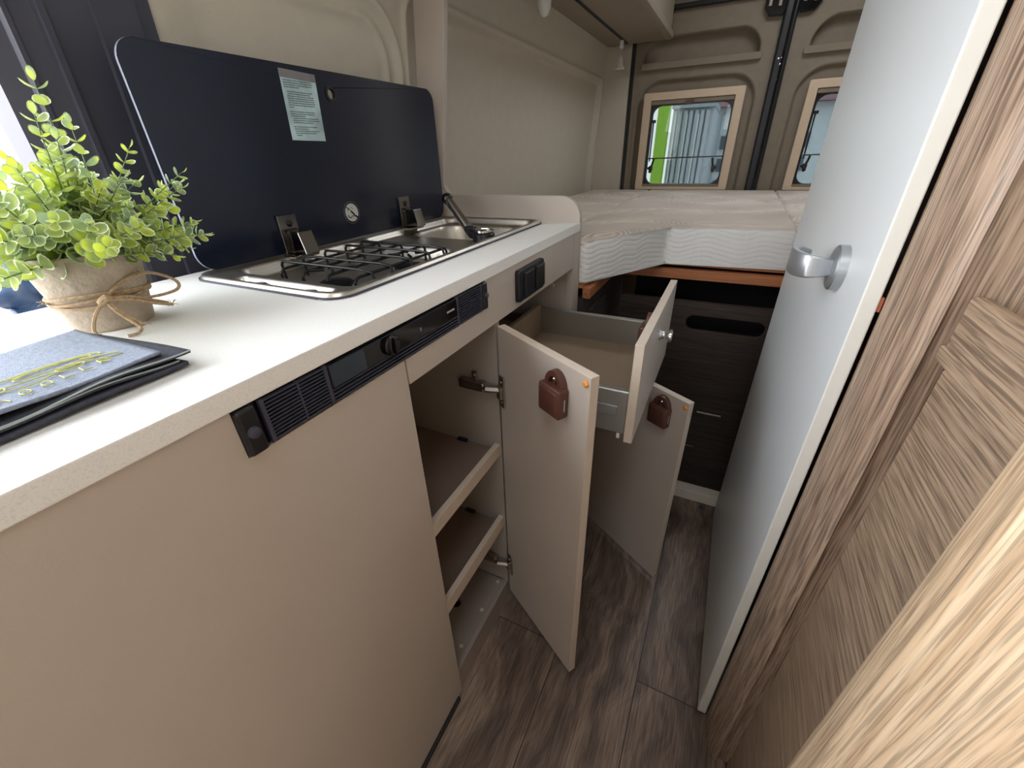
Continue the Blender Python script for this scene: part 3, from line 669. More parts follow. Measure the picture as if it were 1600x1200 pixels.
def cab_door(root, org, tip, z0, z1, th=0.016):
    o = Vector((org[0], org[1])); t_ = Vector((tip[0], tip[1])); L = (t_-o).length; u = (t_-o)/L; nn = Vector((u.y, -u.x))
    if nn.x*(0-o.x)+nn.y*(0-o.y) < 0: nn = -nn      # inner face looks at the aisle/camera side
    M = Matrix(((u.x, nn.x, 0, o.x), (u.y, nn.y, 0, o.y), (0, 0, 1, 0), (0, 0, 0, 1)))
    bm = BM(); box(bm, 0, L, -th, 0, z0, z1, 0.0008, M=M)
    bm.faces.ensure_lookup_table()
    for f in bm.faces:
        f.normal_update()
        if abs(f.normal.dot(Vector((nn.x, nn.y, 0)))) < 0.8: f.material_index = 1
    d = obj('door', bm, [LAM, LAME], root)
    bm = BM()
    for z in (z1-0.012,):
        c = M @ Vector((L-0.009, 0.0, z)); lathe(bm, [(0.0058, 0), (0.0058, 0.002), (0.0035, 0.004)], c, Vector((nn.x, nn.y, 0)), 6)
    obj('bumper', bm, AMBER, d)
    return d, u, nn, L
dr, u, nn, L = cab_door(sc_, (-0.333, 0.602), (-0.124, 0.478), 0.040, 0.789)
hinge(dr, (-0.333, 0.602), u, nn, 0.664); hinge(dr, (-0.333, 0.602), u, nn, 0.160)
latch_box(dr, (-0.333, 0.602), u, nn, 0.176, 0.703)
# drawer cabinet --------------------------------------------------------------------------
dc = thing('drawer_cabinet', 'beige kitchen cabinet nearest the bed with drawer pulled out above an open door', 'cabinet', (-0.5, 0.83, 0))
bm = BM(); box(bm, -0.765, XF-0.018, 1.018, 1.034, 0.0, 0.879); box(bm, -0.765, -0.755, 0.6175, 1.018, 0, 0.879)
box(bm, -0.755, XF-0.002, 0.6175, 1.018, 0.026, 0.040); box(bm, XF-0.018, XF-0.002, 1.0165, 1.0555, 0.0, 0.8795, 0.0008)
obj('body', bm, LAM, dc)
for ya in (1.008, 0.6175):
    bm = BM(); box(bm, -0.75, -0.36, ya, ya+0.0095, 0.63, 0.655, 0.002); obj('runner', bm, NICKEL, dc)
bm = BM(); lathe(bm, [(0.007, 0), (0.007, 0.003), (0.004, 0.0045)], (-0.388, 1.018, 0.745), (0, -1, 0), 20); obj('screw_cover', bm, LAME, dc, smooth=True)
bm = BM(); box(bm, -0.745, -0.47, 0.64, 1.0, 0.70, 0.79, 0.004); obj('inner_tank', bm, BLACKG, dc)
dw = obj('drawer', (lambda b: (box(b, -0.410, -0.098, 0.644, 0.990, 0.615, 0.622), box(b, -0.420, -0.408, 0.644, 0.990, 0.615, 0.700, 0.001), b)[-1])(BM()), mat('tan_drawer_board', (150, 130, 108), rough=0.5, var=0.03), dc)
ORI[dw.name] = Vector((-0.5, 0.83, 0))
bm = BM(); box(bm, -0.093, -0.078, 0.613, 1.016, 0.598, 0.789, 0.001)
for f in bm.faces:
    f.normal_update()
    if abs(f.normal.x) < 0.8: f.material_index = 1
obj('drawer_front', bm, [LAM, LAME], dw)
for y0_, y1_ in ((0.632, 0.646), (0.986, 1.000)):
    bm = BM(); box(bm, -0.425, -0.094, y0_, y1_, 0.600, 0.690, 0.0035, 3); obj('side_rail', bm, GREYP, dw)
bm = BM(); box(bm, -0.170, -0.113, 0.6305, 0.633, 0.638, 0.658, 0.001); obj('rail_badge', bm, ALU, dw)
bm = BM(); box(bm, -0.110, -0.104, 0.634, 0.640, 0.588, 0.600, 0.001); obj('release_pin', bm, WPLA, dw)
bm = BM(); lathe(bm, [(0.012, 0), (0.0085, 0.003), (0.0065, 0.010), (0.0085, 0.015), (0.0130, 0.019), (0.0130, 0.0225), (0.010, 0.0245)], (-0.0785, 0.808, 0.733), (1, 0, 0), 28); obj('knob', bm, CHROME, dw, smooth=True)
latch_box(dw, (-0.093, 0.80), (0, 1), (-1, 0), 0.0, 0.705)
dr, u, nn, L = cab_door(dc, (-0.333, 1.015), (0.0025, 0.810), 0.026, 0.588)
hinge(dr, (-0.333, 1.015), u, nn, 0.50); hinge(dr, (-0.333, 1.015), u, nn, 0.13)
latch_box(dr, (-0.333, 1.015), u, nn, 0.332, 0.508)

# ================================================================== HOB / SINK UNIT
hb = thing('hob_sink_unit', 'steel hob and sink unit with raised dark blue glass lid', 'hob and sink', (-0.57, 0.69, 0.90))
HX0, HX1, HY0, HY1 = -0.728, -0.416, 0.345, 1.034
def hobz(x, y):
    e = sd(x, y, HX0, HX1, HY0, HY1, 0.035)
    z = 0.9005+0.0075*ss(0.0, -0.006, e)
    z -= 0.0030*ss(-0.012, -0.018, e)
    a = sd(x, y, -0.650, -0.448, 0.355, 0.383, 0.013); z -= 0.011*ss(0.001, -0.010, a)
    b_ = sd(x, y, -0.700, -0.428, 0.392, 0.655, 0.03); z -= 0.021*ss(0.0, -0.014, b_)
    c = sd(x, y, -0.704, -0.428, 0.672, 1.022, 0.035); z -= 0.014*ss(0.0, -0.010, c)
    d = sd(x, y, -0.690, -0.442, 0.812, 1.008, 0.06); z -= 0.095*ss(0.0, -0.035, d)
    return z
bm = BM()
NU, NV = 150, 330
V = grid(bm, lambda x, y: (x, y, hobz(x, y)), HX0-0.002, HX1+0.002, NU, HY0-0.002, HY1+0.002, NV, skip=lambda x, y: sd(x, y, HX0, HX1, HY0, HY1, 0.035) > 0.0)
obj('steel_tray', bm, STEEL, hb, smooth=True, autos=False)
bm = BM(); prism(bm, rrect(HX0, HX1, HY0, HY1, 0.035, 8), 'Z', 0.9002, 0.9030, hole=rrect(HX0+0.006, HX1-0.006, HY0+0.006, HY1-0.006, 0.030, 8)); obj('rim_seal', bm, BLACKM, hb)
# control knobs in the groove
for x in (-0.595, -0.492):
    bm = BM(); lathe(bm, [(0.012, 0), (0.012, 0.006), (0.010, 0.0075)], (x, 0.367, 0.894), n=24); obj('control_knob', bm, CHROME, hb, smooth=True)
for (x, y) in ((-0.515, 0.435), (-0.475, 0.560)):
    bm = BM(); lathe(bm, [(0.036, 0), (0.036, 0.003), (0.030, 0.004)], (x, y, 0.8835), n=36); b1 = obj('burner', bm, STEEL, hb, smooth=True)
    bm = BM(); lathe(bm, [(0.026, 0.003), (0.026, 0.009), (0.022, 0.012), (0.006, 0.013)], (x, y, 0.8835), n=36)
    obj('burner_cap', bm, ENAMEL, b1, smooth=True)
    bm = BM()
    for i in range(20):
        a = 2*PI*i/20; tube(bm, [(x+0.026*math.cos(a), y+0.026*math.sin(a), 0.889), (x+0.029*math.cos(a), y+0.029*math.sin(a), 0.889)], 0.0012, n=5)
    obj('flame_ring', bm, CHROME, b1)
# pan supports: black wire grate
bm = BM(); r_ = 0.0022
def wire(pts): tube(bm, pts, r_, n=8)
zt, zb = 0.9135, 0.8850
for x, ya, yb in ((-0.590, 0.405, 0.618), (-0.540, 0.402, 0.622), (-0.490, 0.402, 0.626), (-0.440, 0.404, 0.622)):
    wire([(x, ya, zb), (x, ya-0.002, zt-0.006), (x, ya+0.003, zt-0.001), (x, ya+0.010, zt), (x, yb-0.010, zt), (x, yb-0.003, zt-0.001), (x, yb+0.001, zt-0.006), (x, yb, zb)])
for y in (0.432, 0.472, 0.518, 0.566, 0.606):
    wire([(-0.622, y, zb), (-0.624, y, zt-0.002), (-0.620, y, zt+0.0035), (-0.612, y, zt+0.0042), (-0.455, y, zt+0.0042), (-0.436, y, zt+0.002), (-0.433, y, zt-0.008)])
for sx0, sx1 in ((-0.515, 0.435), (-0.475, 0.560)):
    for a in (45, 135, 225, 315):
        c_, s_ = math.cos(R(a)), math.sin(R(a)); wire([(sx0+0.012*c_, sx1+0.012*s_, zt), (sx0+0.034*c_, sx1+0.030*s_, zt)])
obj('pan_support', bm, ENAMEL, hb, smooth=True)
# glass lid standing up
LX = -0.7145
lo_ = rrect(0.360, 1.022, 0.9075, 1.1975, 0.028, 8)
ho_ = [(0.694+0.010*math.cos(2*PI*i/36+PI*1.25), 1.162+0.010*math.sin(2*PI*i/36+PI*1.25)) for i in range(36)]
bm = BM(); prism(bm, lo_, 'X', LX-0.005, LX, hole=ho_)
for f in bm.faces:
    f.normal_update()
    if abs(f.normal.x) < 0.5: f.material_index = 1
bmesh.ops.recalc_face_normals(bm, faces=bm.faces[:])
lid = obj('glass_lid', bm, [NAVY, EDGE], hb, bevel=0.0008)
bm = BM(); lathe(bm, [(0.0105, -0.006), (0.0135, -0.002), (0.0135, 0.0015), (0.0085, 0.0015), (0.0085, -0.006)], (LX, 0.694, 1.162), (1, 0, 0), 32, cap=False); obj('grommet', bm, BLACK, lid, smooth=True)
# instruction label (foil) with rows of tiny print
bm = BM(); prism(bm, [(0.584, 1.087), (0.657, 1.086), (0.663, 1.188), (0.590, 1.190)], 'X', LX+0.0002, LX+0.0007)
lb = obj('instruction_label', bm, LABELM, lid)
bm = BM(); prism(bm, [(0.5895, 1.178), (0.6625, 1.176), (0.6630, 1.188), (0.590, 1.190)], 'X', LX+0.0007, LX+0.0009); obj('label_header', bm, LABELG, lid)
bm = BM(); random.seed(3)
z = 1.1745
rows = [(0, 1), (0, 1), (0, .98), (0, .5), None, (.06, .95), (.08, .85), (.06, 1), (.05, 1), (.06, .98), (.05, 1), (.05, .96), (.05, .2), None, (.05, .95), (.05, .9), (.06, .55), (.12, 1.05), (.1, 1.05), (.1, .8), None, (.08, .95), (.08, .6), (.1, .98), (.1, .85), (.12, .3)]
for rw in rows:
    if rw:
        y = 0.594-(1.19-z)*0.06+rw[0]*0.06; ye = 0.594-(1.19-z)*0.06+rw[1]*0.058
        while y < ye:
            l = random.uniform(0.0012, 0.0045); box(bm, LX+0.0008, LX+0.0010, y, min(y+l, ye+0.001), z-0.0006, z+0.0006); y += l+0.0009
    z -= 0.0032
obj('label_print', bm, INK, lid)
# round pictogram sticker
bm = BM(); lathe(bm, [(0.0215, 0.0002), (0.0215, 0.0007)], (LX, 0.685, 0.957), (1, 0, 0), 40); obj('sticker_rim', bm, mat('sticker_outline', (110, 112, 118), rough=0.5), lid)
bm = BM(); lathe(bm, [(0.0205, 0.0007), (0.0205, 0.0009)], (LX, 0.685, 0.957), (1, 0, 0), 40); obj('sticker_border', bm, BLACKG, lid)
bm = BM(); lathe(bm, [(0.0175, 0.0009), (0.0175, 0.0011)], (LX, 0.685, 0.957), (1, 0, 0), 40); obj('sticker_face', bm, LOGOW, lid)
bm = BM()
def seg(a, b_, w_):
    a = Vector((LX+0.0012, 0.685+a[0], 0.957+a[1])); b2 = Vector((LX+0.0012, 0.685+b_[0], 0.957+b_[1])); d = (b2-a).normalized(); p = Vector((0, -d.z, d.y))*w_
    q = Vector((0.0003, 0, 0)); A = [bm.verts.new(v) for v in (a+p, b2+p, b2-p, a-p)]; B = [bm.verts.new(v+q) for v in (a+p, b2+p, b2-p, a-p)]; ring_faces(bm, A, B); bm.faces.new(B)
for a, b_, w_ in (((-0.014, 0.012), (-0.006, 0.007), 0.0009), ((-0.006, 0.007), (0.013, -0.012), 0.0006), ((-0.002, 0.003), (0.006, -0.005), 0.0017), ((-0.012, -0.004), (-0.009, -0.009), 0.0008), ((-0.009, -0.009), (-0.002, -0.009), 0.0008), ((-0.002, -0.007), (0.008, -0.007), 0.0006), ((0.008, -0.007), (0.014, -0.011), 0.0016), ((-0.012, 0.004), (-0.006, 0.009), 0.0005), ((0.0, 0.011), (0.004, 0.006), 0.0005)): seg(a, b_, w_)
obj('sticker_pictogram', bm, BLACKG, lid)
# lid hinges
for yh, sc2 in ((0.527, 1.0), (0.853, 1.0)):
    bm = BM(); box(bm, LX, LX+0.005, yh-0.019, yh+0.019, 0.900, 0.972, 0.0012); hp = obj('lid_hinge', bm, DCHROME, hb)
    bm = BM(); prism(bm, [(LX+0.0052, 0.907), (LX+0.046, 0.907), (LX+0.040, 0.930), (LX+0.036, 0.945), (LX+0.010, 0.947), (LX+0.0052, 0.942)], 'Y', yh-0.010, yh+0.020); box(bm, LX-0.002, LX+0.034, yh-0.026, yh+0.028, 0.9005, 0.9065, 0.0015)
    obj('hinge_bracket', bm, DCHROME, hp, bevel=0.0015)
    bm = BM(); lathe(bm, [(0.006, 0), (0.006, 0.001), (0.003, 0.002)], (LX+0.005, yh+0.002, 0.957), (1, 0, 0), 16); obj('hinge_screw', bm, BLACKG, hp, smooth=True)

# folding tap --------------------------------------------------------------------------
tp = thing('folding_tap', 'chrome folding tap with black joints on the sink ledge', 'tap', (-0.462, 0.797, 0.895))
bm = BM(); lathe(bm, [(0.0235, 0), (0.0235, 0.015), (0.0215, 0.017)], (-0.462, 0.797, 0.8935), n=32); obj('base', bm, BLACK, tp, smooth=True)
bm = BM(); lathe(bm, [(0.021, 0.0), (0.0215, 0.004), (0.017, 0.007), (0.006, 0.008)], (-0.462, 0.797, 0.9125), n=32); tube(bm, [(-0.462, 0.797, 0.917), (-0.485, 0.80, 0.919), (-0.503, 0.806, 0.919)], 0.005)
box(bm, -0.475, -0.443, 0.785, 0.793, 0.917, 0.922, 0.0015); obj('lever', bm, CHROME, tp, smooth=True)
bm = BM(); tube(bm, [(-0.470, 0.80, 0.901), (-0.500, 0.812, 0.903), (-0.520, 0.822, 0.918)], 0.0095, n=16); obj('elbow', bm, BLACK, tp, smooth=True)
bm = BM(); tube(bm, [(-0.514, 0.819, 0.914), (-0.580, 0.852, 0.965)], 0.0100, n=24); obj('spout', bm, CHROME, tp, smooth=True)
bm = BM(); bmesh.ops.create_uvsphere(bm, u_segments=24, v_segments=14, radius=0.0128); bmesh.ops.translate(bm, vec=(-0.585, 0.853, 0.9695), verts=bm.verts[:]); obj('nozzle', bm, BLACKG, tp, smooth=True)

# ================================================================== PLANT
PC = Vector((-0.607, 0.198, 0.90))
pp = thing('potted_plant', 'artificial eucalyptus bush in a small stone pot on the worktop', 'plant', PC)
bm = BM(); lathe(bm, [(0.030, 0.0005), (0.0345, 0.0005), (0.036, 0.003), (0.041, 0.03), (0.0465, 0.062), (0.0495, 0.078), (0.0485, 0.080), (0.0465, 0.079), (0.044, 0.068)], PC, n=48, cap=False)
lathe(bm, [(0.0001, 0.0006), (0.033, 0.0006)], PC, n=48, cap=False)
for v in bm.verts:
    q = noise.noise(v.co*60)*0.0005; v.co.x += q; v.co.y += q
obj('pot', bm, POTM, pp, smooth=True)
bm = BM(); lathe(bm, [(0.044, 0.068), (0.001, 0.072)], PC, n=32, cap=False); obj('filler', bm, SOIL, pp)
vd = Vector((0.95, -0.31, 0)).normalized(); wd = Vector((0.31, 0.95, 0)).normalized()
bml = BM(); bms = BM(); random.seed(21)
def leaf(p, dr_, upv, L_, W_):
    dr_ = dr_.normalized(); side = dr_.cross(upv).normalized(); n_ = side.cross(dr_).normalized()
    cup = L_*0.16; pts = []
    prof_ = [(0.0, 0.06), (0.14, 0.55), (0.36, 0.95), (0.60, 1.0), (0.82, 0.76), (0.93, 0.42), (1.0, 0.10)]
    cols = []
    for t_, w__ in prof_:
        c = p+dr_*L_*t_+n_*(-cup*math.sin(PI*t_)); row = []
        for k_, q in enumerate((-1.0, -0.80, 0.0, 0.80, 1.0)):
            tt = L_*(0.035 if abs(q) < 0.9 else 0.0)*(-1 if t_ > 0.9 else 0)
            row.append(bml.verts.new(c+dr_*tt+side*(W_*w__*0.5*q)+n_*(cup*0.7*w__*abs(q))))
        cols.append(row)
    for i in range(len(prof_)-1):
        for k_ in range(4):
            f = bml.faces.new((cols[i][k_], cols[i+1][k_], cols[i+1][k_+1], cols[i][k_+1]))
            if k_ in (0, 3) or i == len(prof_)-2: f.material_index = 1
def sprig(a, el, length, bend, leafs, size):
    st_ = PC+Vector((0.018*math.cos(a)*random.random(), 0.018*math.sin(a)*random.random(), 0.070))
    d = Vector((math.cos(a)*math.cos(el), math.sin(a)*math.cos(el), math.sin(el))); p = st_.copy(); pts = [p.copy()]; ds = [d.copy()]
    N = 14
    for i in range(N):
        d = (d+Vector((random.uniform(-.06, .06), random.uniform(-.06, .06), -bend/N))).normalized(); p = p+d*length/N; pts.append(p.copy()); ds.append(d.copy())
    tube(bms, pts, 0.0008, n=5, rs=[0.0010-0.0006*i/N for i in range(N+1)])
    for k_ in range(leafs):
        t_ = 0.22+0.78*(k_+0.5)/leafs; i = min(N-1, int(t_*N)); pp_ = pts[i].lerp(pts[i+1], t_*N-i); dd = ds[i]
        s_ = dd.cross(Vector((0, 0, 1))); s_ = s_.normalized() if s_.length > 0.1 else Vector((1, 0, 0)); v_ = dd.cross(s_).normalized()
        ang = (k_ % 2)*PI/2+random.uniform(-.4, .4)+a
        sz = size*(1.12-0.62*t_)*random.uniform(0.85, 1.15)
        for sgn in (0, PI):
            od = s_*math.cos(ang+sgn)+v_*math.sin(ang+sgn)
            ld = (od*0.92+dd*0.55+Vector((0, 0, 0.12))).normalized()
            leaf(pp_, ld, dd, sz, sz*0.74)
    leaf(pts[-1], ds[-1], Vector((0, 0, 1)) if abs(ds[-1].z) < 0.9 else Vector((1, 0, 0)), size*0.5, size*0.3)
NS = 54
for i in range(NS):
    a = i*2.39996; f_ = (i+0.5)/NS
    el = R(84-70*f_**0.8)+random.uniform(-.08, .08); length = random.uniform(0.085, 0.118) if f_ > 0.25 else random.uniform(0.075, 0.10)
    sprig(a, el, length, random.uniform(0.15, 0.55), 8, 0.0225)
# the tall shoot on the left and the long ones on the right
def toward(w_amt, v_amt): 
    d = wd*w_amt+vd*v_amt; return math.atan2(d.y, d.x)
sprig(toward(1.0, 0.3), R(76), 0.158, -0.08, 10, 0.022)
sprig(toward(0.5, 1.0), R(72), 0.120, 0.10, 9, 0.022)
sprig(toward(0.2, 0.6), R(66), 0.138, 0.10, 9, 0.021)
sprig(toward(0.7, -0.3), R(68), 0.135, 0.10, 9, 0.021)
sprig(toward(-0.9, 0.2), R(50), 0.125, 0.30, 9, 0.021)
sprig(toward(1.0, 0.35), R(42), 0.128, 0.25, 9, 0.017)
sprig(toward(1.0, 0.2), R(58), 0.125, 0.25, 9, 0.018)
sprig(toward(1.0, 0.6), R(26), 0.108, 0.35, 10, 0.0150)
sprig(toward(1.0, 0.4), R(10), 0.088, 0.25, 9, 0.0140)
sprig(toward(0.7, 0.9), R(16), 0.085, 0.50, 8, 0.018)
obj('leaves', bml, [LEAF, LEAFR], pp, smooth=True, autos=False); obj('stems', bms, STEM, pp, smooth=True)
# twine around the pot with a bow
bm = BM(); random.seed(5)
def potr(z): return 0.036+(z-0.90-0.003)*0.0135/0.075
for zc, ph in ((0.9315, 0.0), (0.9355, 1.4), (0.9395, 2.6)):
    pts = []
    for i in range(48):
        a = 2*PI*i/48; z = zc+0.0025*math.sin(a*2+ph); rr_ = potr(z)+0.0016; pts.append(PC+Vector((rr_*math.cos(a), rr_*math.sin(a), z-0.90)))
    tube(bm, pts, 0.0016, n=6, close=True)
K = PC+vd*(potr(0.936)+0.004)+Vector((0, 0, 0.036))
def Q(a, b_, c): return K+wd*a+vd*b_+Vector((0, 0, c))
def smoothpts(ctrl, n_=6):
    c = [Vector(p) for p in ctrl]; o_ = []
    for i in range(len(c)-1):
        p0 = c[max(i-1, 0)]; p1 = c[i]; p2 = c[i+1]; p3 = c[min(i+2, len(c)-1)]
        for k_ in range(n_):
            t_ = k_/n_; o_.append(0.5*((2*p1)+(p2-p0)*t_+(2*p0-5*p1+4*p2-p3)*t_*t_+(3*p1-p0-3*p2+p3)*t_**3))
    o_.append(c[-1]); return o_
tube(bm, smoothpts([Q(-0.004, 0, -0.003), Q(0.002, 0.004, 0.002), Q(0.005, 0.0, -0.002)]), 0.0042, n=8)
tube(bm, smoothpts([Q(0, 0.001, 0), Q(0.020, -0.004, 0.014), Q(0.045, -0.018, 0.016), Q(0.066, -0.026, 0.002), Q(0.064, -0.024, -0.008), Q(0.040, -0.010, -0.008), Q(0.010, 0.0, -0.002), Q(0, 0.001, 0)]), 0.0017, n=6)
tube(bm, smoothpts([Q(0, 0.001, 0), Q(-0.012, 0.004, -0.012), Q(-0.019, 0.008, -0.026), Q(-0.017, 0.014, -0.0335), Q(-0.0165, 0.012, -0.030)]), 0.0017, n=6)
tube(bm, smoothpts([Q(0, 0.002, 0), Q(0.004, 0.008, -0.012), Q(0.012, 0.016, -0.024), Q(0.016, 0.022, -0.030), Q(0.012, 0.027, -0.0335), Q(0.003, 0.029, -0.0337)]), 0.0017, n=6)
tube(bm, smoothpts([Q(0.001, 0.001, 0.001), Q(0.007, 0.008, -0.013), Q(0.016, 0.015, -0.024), Q(0.019, 0.020, -0.0285)]), 0.0017, n=6)
tube(bm, smoothpts([Q(0, 0.001, 0), Q(0.020, 0.003, -0.004), Q(0.038, -0.004, -0.014), Q(0.053, -0.012, -0.021)]), 0.0018, n=6)
tube(bm, smoothpts([Q(0, 0.001, 0.001), Q(0.020, 0.002, -0.001), Q(0.036, -0.006, -0.010), Q(0.050, -0.016, -0.019)]), 0.0018, n=6)
for (a, b_, c) in ((0.053, -0.012, -0.021), (0.019, 0.020, -0.0285), (-0.045, -0.030, 0.0), (0.040, -0.012, 0.018)):
    for q in range(7):
        d = Vector((random.uniform(-1, 1), random.uniform(-1, 1), random.uniform(-0.4, 1)))*0.006; tube(bm, [Q(a, b_, c), Q(a, b_, c)+d*0.6+Vector((0, 0, 0.001)), Q(a, b_, c)+d], 0.0003, n=4)
obj('twine_bow', bm, JUTE, pp, smooth=True)

# ================================================================== TOWEL
tw = thing('folded_towel', 'folded grey-blue kitchen towel with yellow embroidery on the worktop', 'towel', (-0.45, 0.06, 0.90))
HEM = mat('pale_hem_thread', (150, 158, 156), rough=0.9, var=0.1)
def towel_layer(name, corners, z, th, m, wave, seed, droop=0.0, hem=False):
    P0, P1, P2, P3 = [Vector(c) for c in corners]   # far-left, far-right... bilinear patch
    def f(u, v):
        p = (P0*(1-u)+P1*u)*(1-v)+(P3*(1-u)+P2*u)*v
        e = min(u, 1-u, v, 1-v)
        zz = z+wave*(noise.noise(Vector((p.x*14, p.y*9, seed)))+0.6*math.sin(p.y*60+seed*2)*v**3)
        zz -= droop*ss(0.10, 0.0, e)
        return (p.x, p.y, zz)
    bm = BM(); grid(bm, f, 0, 1, 60, 0, 1, 50)
    o_ = obj(name, bm, m, tw, smooth=True, autos=False, solid=th)
    if hem:
        bm = BM()
        tube(bm, [Vector(f(i/60, 1.0))+Vector((0.0006, 0, th*0.35)) for i in range(61)], 0.0007, n=5); obj('hem_stitching', bm, HEM, o_)
    return o_
# v runs from the wall side to the aisle side, u runs from the far end (+y) to the near end (-y)
t1 = towel_layer('towel_layer', [(-0.560, 0.148), (-0.480, -0.12), (-0.385, -0.12), (-0.400, 0.163)], 0.9045, 0.0035, CLOTHD, 0.0012, 1.0)
t2 = towel_layer('towel_layer', [(-0.552, 0.143), (-0.480, -0.12), (-0.386, -0.12), (-0.402, 0.158)], 0.9095, 0.0030, CLOTHD, 0.0024, 4.0, hem=True)
t3 = towel_layer('towel_layer', [(-0.548, 0.150), (-0.480, -0.12), (-0.390, -0.12), (-0.400, 0.168)], 0.9137, 0.0026, CLOTHD, 0.0026, 7.0, hem=True)
t4 = towel_layer('towel_layer', [(-0.549, 0.147), (-0.478, -0.12), (-0.392, -0.12), (-0.406, 0.150)], 0.9180, 0.0026, CLOTHT, 0.0016, 9.0)
t4['label'] = 'top layer, pale grey-blue'
ztw = 0.9202
bm = BM()
def stitch(pts, r__=0.00048):
    tube(bm, [Vector((p[0], p[1], ztw+0.0002+0.0016*(noise.noise(Vector((p[0]*14, p[1]*9, 9.0)))))) for p in pts], r__, n=5)
# caravan-like outline drawing (loops and strokes) and a row of spaced capitals below it
cx0, cy0 = -0.433, 0.085
def EP(a, b_): return (cx0-0.0*a+b_*-1.0+a*-0.12, cy0+a)     # a along +y, b away from the aisle
stitch([EP(-0.05+0.10*i/16, 0.006*math.sin(i*0.7)) for i in range(17)])
stitch([EP(0.05-0.002*i, 0.0+0.0012*i) for i in range(12)])
stitch([EP(0.036*math.cos(2*PI*i/24)+0.006, 0.013+0.010*math.sin(2*PI*i/24)) for i in range(25)])
stitch([EP(0.024*math.cos(2*PI*i/24)+0.012, 0.014+0.006*math.sin(2*PI*i/24)) for i in range(25)])
stitch([EP(-0.028+0.009*math.cos(2*PI*i/16), 0.004+0.006*math.sin(2*PI*i/16)) for i in range(17)])
stitch([EP(0.018+0.009*math.cos(2*PI*i/16), 0.003+0.005*math.sin(2*PI*i/16)) for i in range(17)])
stitch([EP(-0.045+0.006*i, 0.018+0.003*(i % 2)) for i in range(14)])
glyphs = 'SKROOLLB'
for i in range(8):
    gx, gy = -0.404-0.0025*i, 0.030+i*0.0125
    def GP(a, b_): return (gx-b_-0.05*(gy-0.05), gy+a)
    if i in (0, 1): stitch([GP(0.006, 0.008), GP(0, 0.008), GP(0, 0.004), GP(0.006, 0.004), GP(0.006, 0), GP(0, 0)])
    elif i == 2: stitch([GP(0, 0), GP(0.003, 0.008), GP(0.006, 0)])
    elif i in (3, 4): stitch([GP(0.003+0.003*math.cos(k_), 0.004+0.004*math.sin(k_)) for k_ in [j*0.6 for j in range(11)]])
    elif i in (5, 6): stitch([GP(0, 0.008), GP(0, 0), GP(0.006, 0)])
    else: stitch([GP(0, 0), GP(0, 0.008), GP(0.006, 0.008), GP(0.006, 0.004), GP(0, 0.004), GP(0.006, 0)])
obj('embroidery', bm, YARN, t4)

# ================================================================== BED
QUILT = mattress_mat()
def mattress(poly, label, z0=0.737, z1=0.846, bev=0.012):
    cxm = sum(p[0] for p in poly)/len(poly); cym = sum(p[1] for p in poly)/len(poly)
    bm = BM(); prism(bm, poly, 'Z', z0, z1)
    bmesh.ops.bevel(bm, geom=[e for e in bm.edges], offset=bev, segments=4, profile=0.5, affect='EDGES')
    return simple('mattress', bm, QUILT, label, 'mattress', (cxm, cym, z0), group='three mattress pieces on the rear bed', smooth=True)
mattress([(-0.4512, 1.085), (-0.4512, 2.755), (-0.790, 2.755), (-0.790, 1.085)], 'white quilted mattress piece against the side wall, behind the worktop')
mattress([(-0.320, 1.078), (-0.160, 1.408), (0.1850, 1.408), (0.1935, 2.755), (-0.450, 2.755), (-0.450, 1.078)], 'large central white quilted mattress piece with a cut-away front corner')
mattress([(0.1862, 1.408), (0.93, 1.408), (0.93, 2.755), (0.1947, 2.755)], 'white quilted mattress piece on the right, half behind the white door')
bf = thing('bed', 'bed base with orange beech edge rails under the mattresses', 'bed frame', (0, 2.0, 0.70))
bm = BM(); box(bm, -0.300, 0.93, 1.398, 1.420, 0.693, 0.7225, 0.001); obj('front_rail', bm, ORANGE, bf)
bm = BM(); box(bm, -0.322, -0.300, 1.075, 1.398, 0.700, 0.730, 0.002); r1 = obj('side_rail', bm, ORANGEY, bf)
bm = BM(); lathe(bm, [(0.004, 0), (0.003, 0.0015)], (-0.311, 1.075, 0.716), (0, -1, 0), 14); obj('rail_screw', bm, CHROME, r1)
bm = BM(); box(bm, -0.79, -0.322, 1.076, 2.77, 0.728, 0.7365); box(bm, -0.322, 0.93, 1.425, 2.77, 0.728, 0.7365); obj('slat_board', bm, ORANGE, bf)
# storage fronts beneath the bed
sf = thing('bed_storage_front', 'dark oak panel with a long rounded grip slot below the bed rail', 'storage panel', (0, 1.33, 0))
bm = BM()
outer = rrect(-0.268, 0.199, 0.036, 0.645, 0.001, 6); inner = rrect(-0.058, 0.160, 0.556, 0.603, 0.0225, 6)
prism(bm, outer, 'Y', 1.330, 1.345, hole=inner); obj('panel', bm, WOODD, sf, bevel=0.001)
bm = BM(); box(bm, 0.03, 0.105, 1.326, 1.331, 0.262, 0.268, 0.001); obj('grip_strip', bm, NICKEL, sf)
bm = BM(); box(bm, -0.02, 0.045, 1.3285, 1.331, 0.118, 0.121); obj('groove', bm, NICKEL, sf)
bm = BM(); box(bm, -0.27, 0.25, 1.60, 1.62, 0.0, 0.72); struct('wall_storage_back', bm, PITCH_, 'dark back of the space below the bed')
ls = thing('bed_side_cabinet', 'dark oak cabinet below the bed, right behind the kitchen end board', 'cabinet', (-0.4, 1.3, 0))
bm = BM(); box(bm, -0.78, -0.318, 1.0735, 1.59, 0.0, 0.698); obj('body', bm, WOODDY, ls)
bm = BM(); box(bm, -0.318, -0.306, 1.115, 1.300, 0.05, 0.655, 0.002); obj('door', bm, WOODDY, ls)

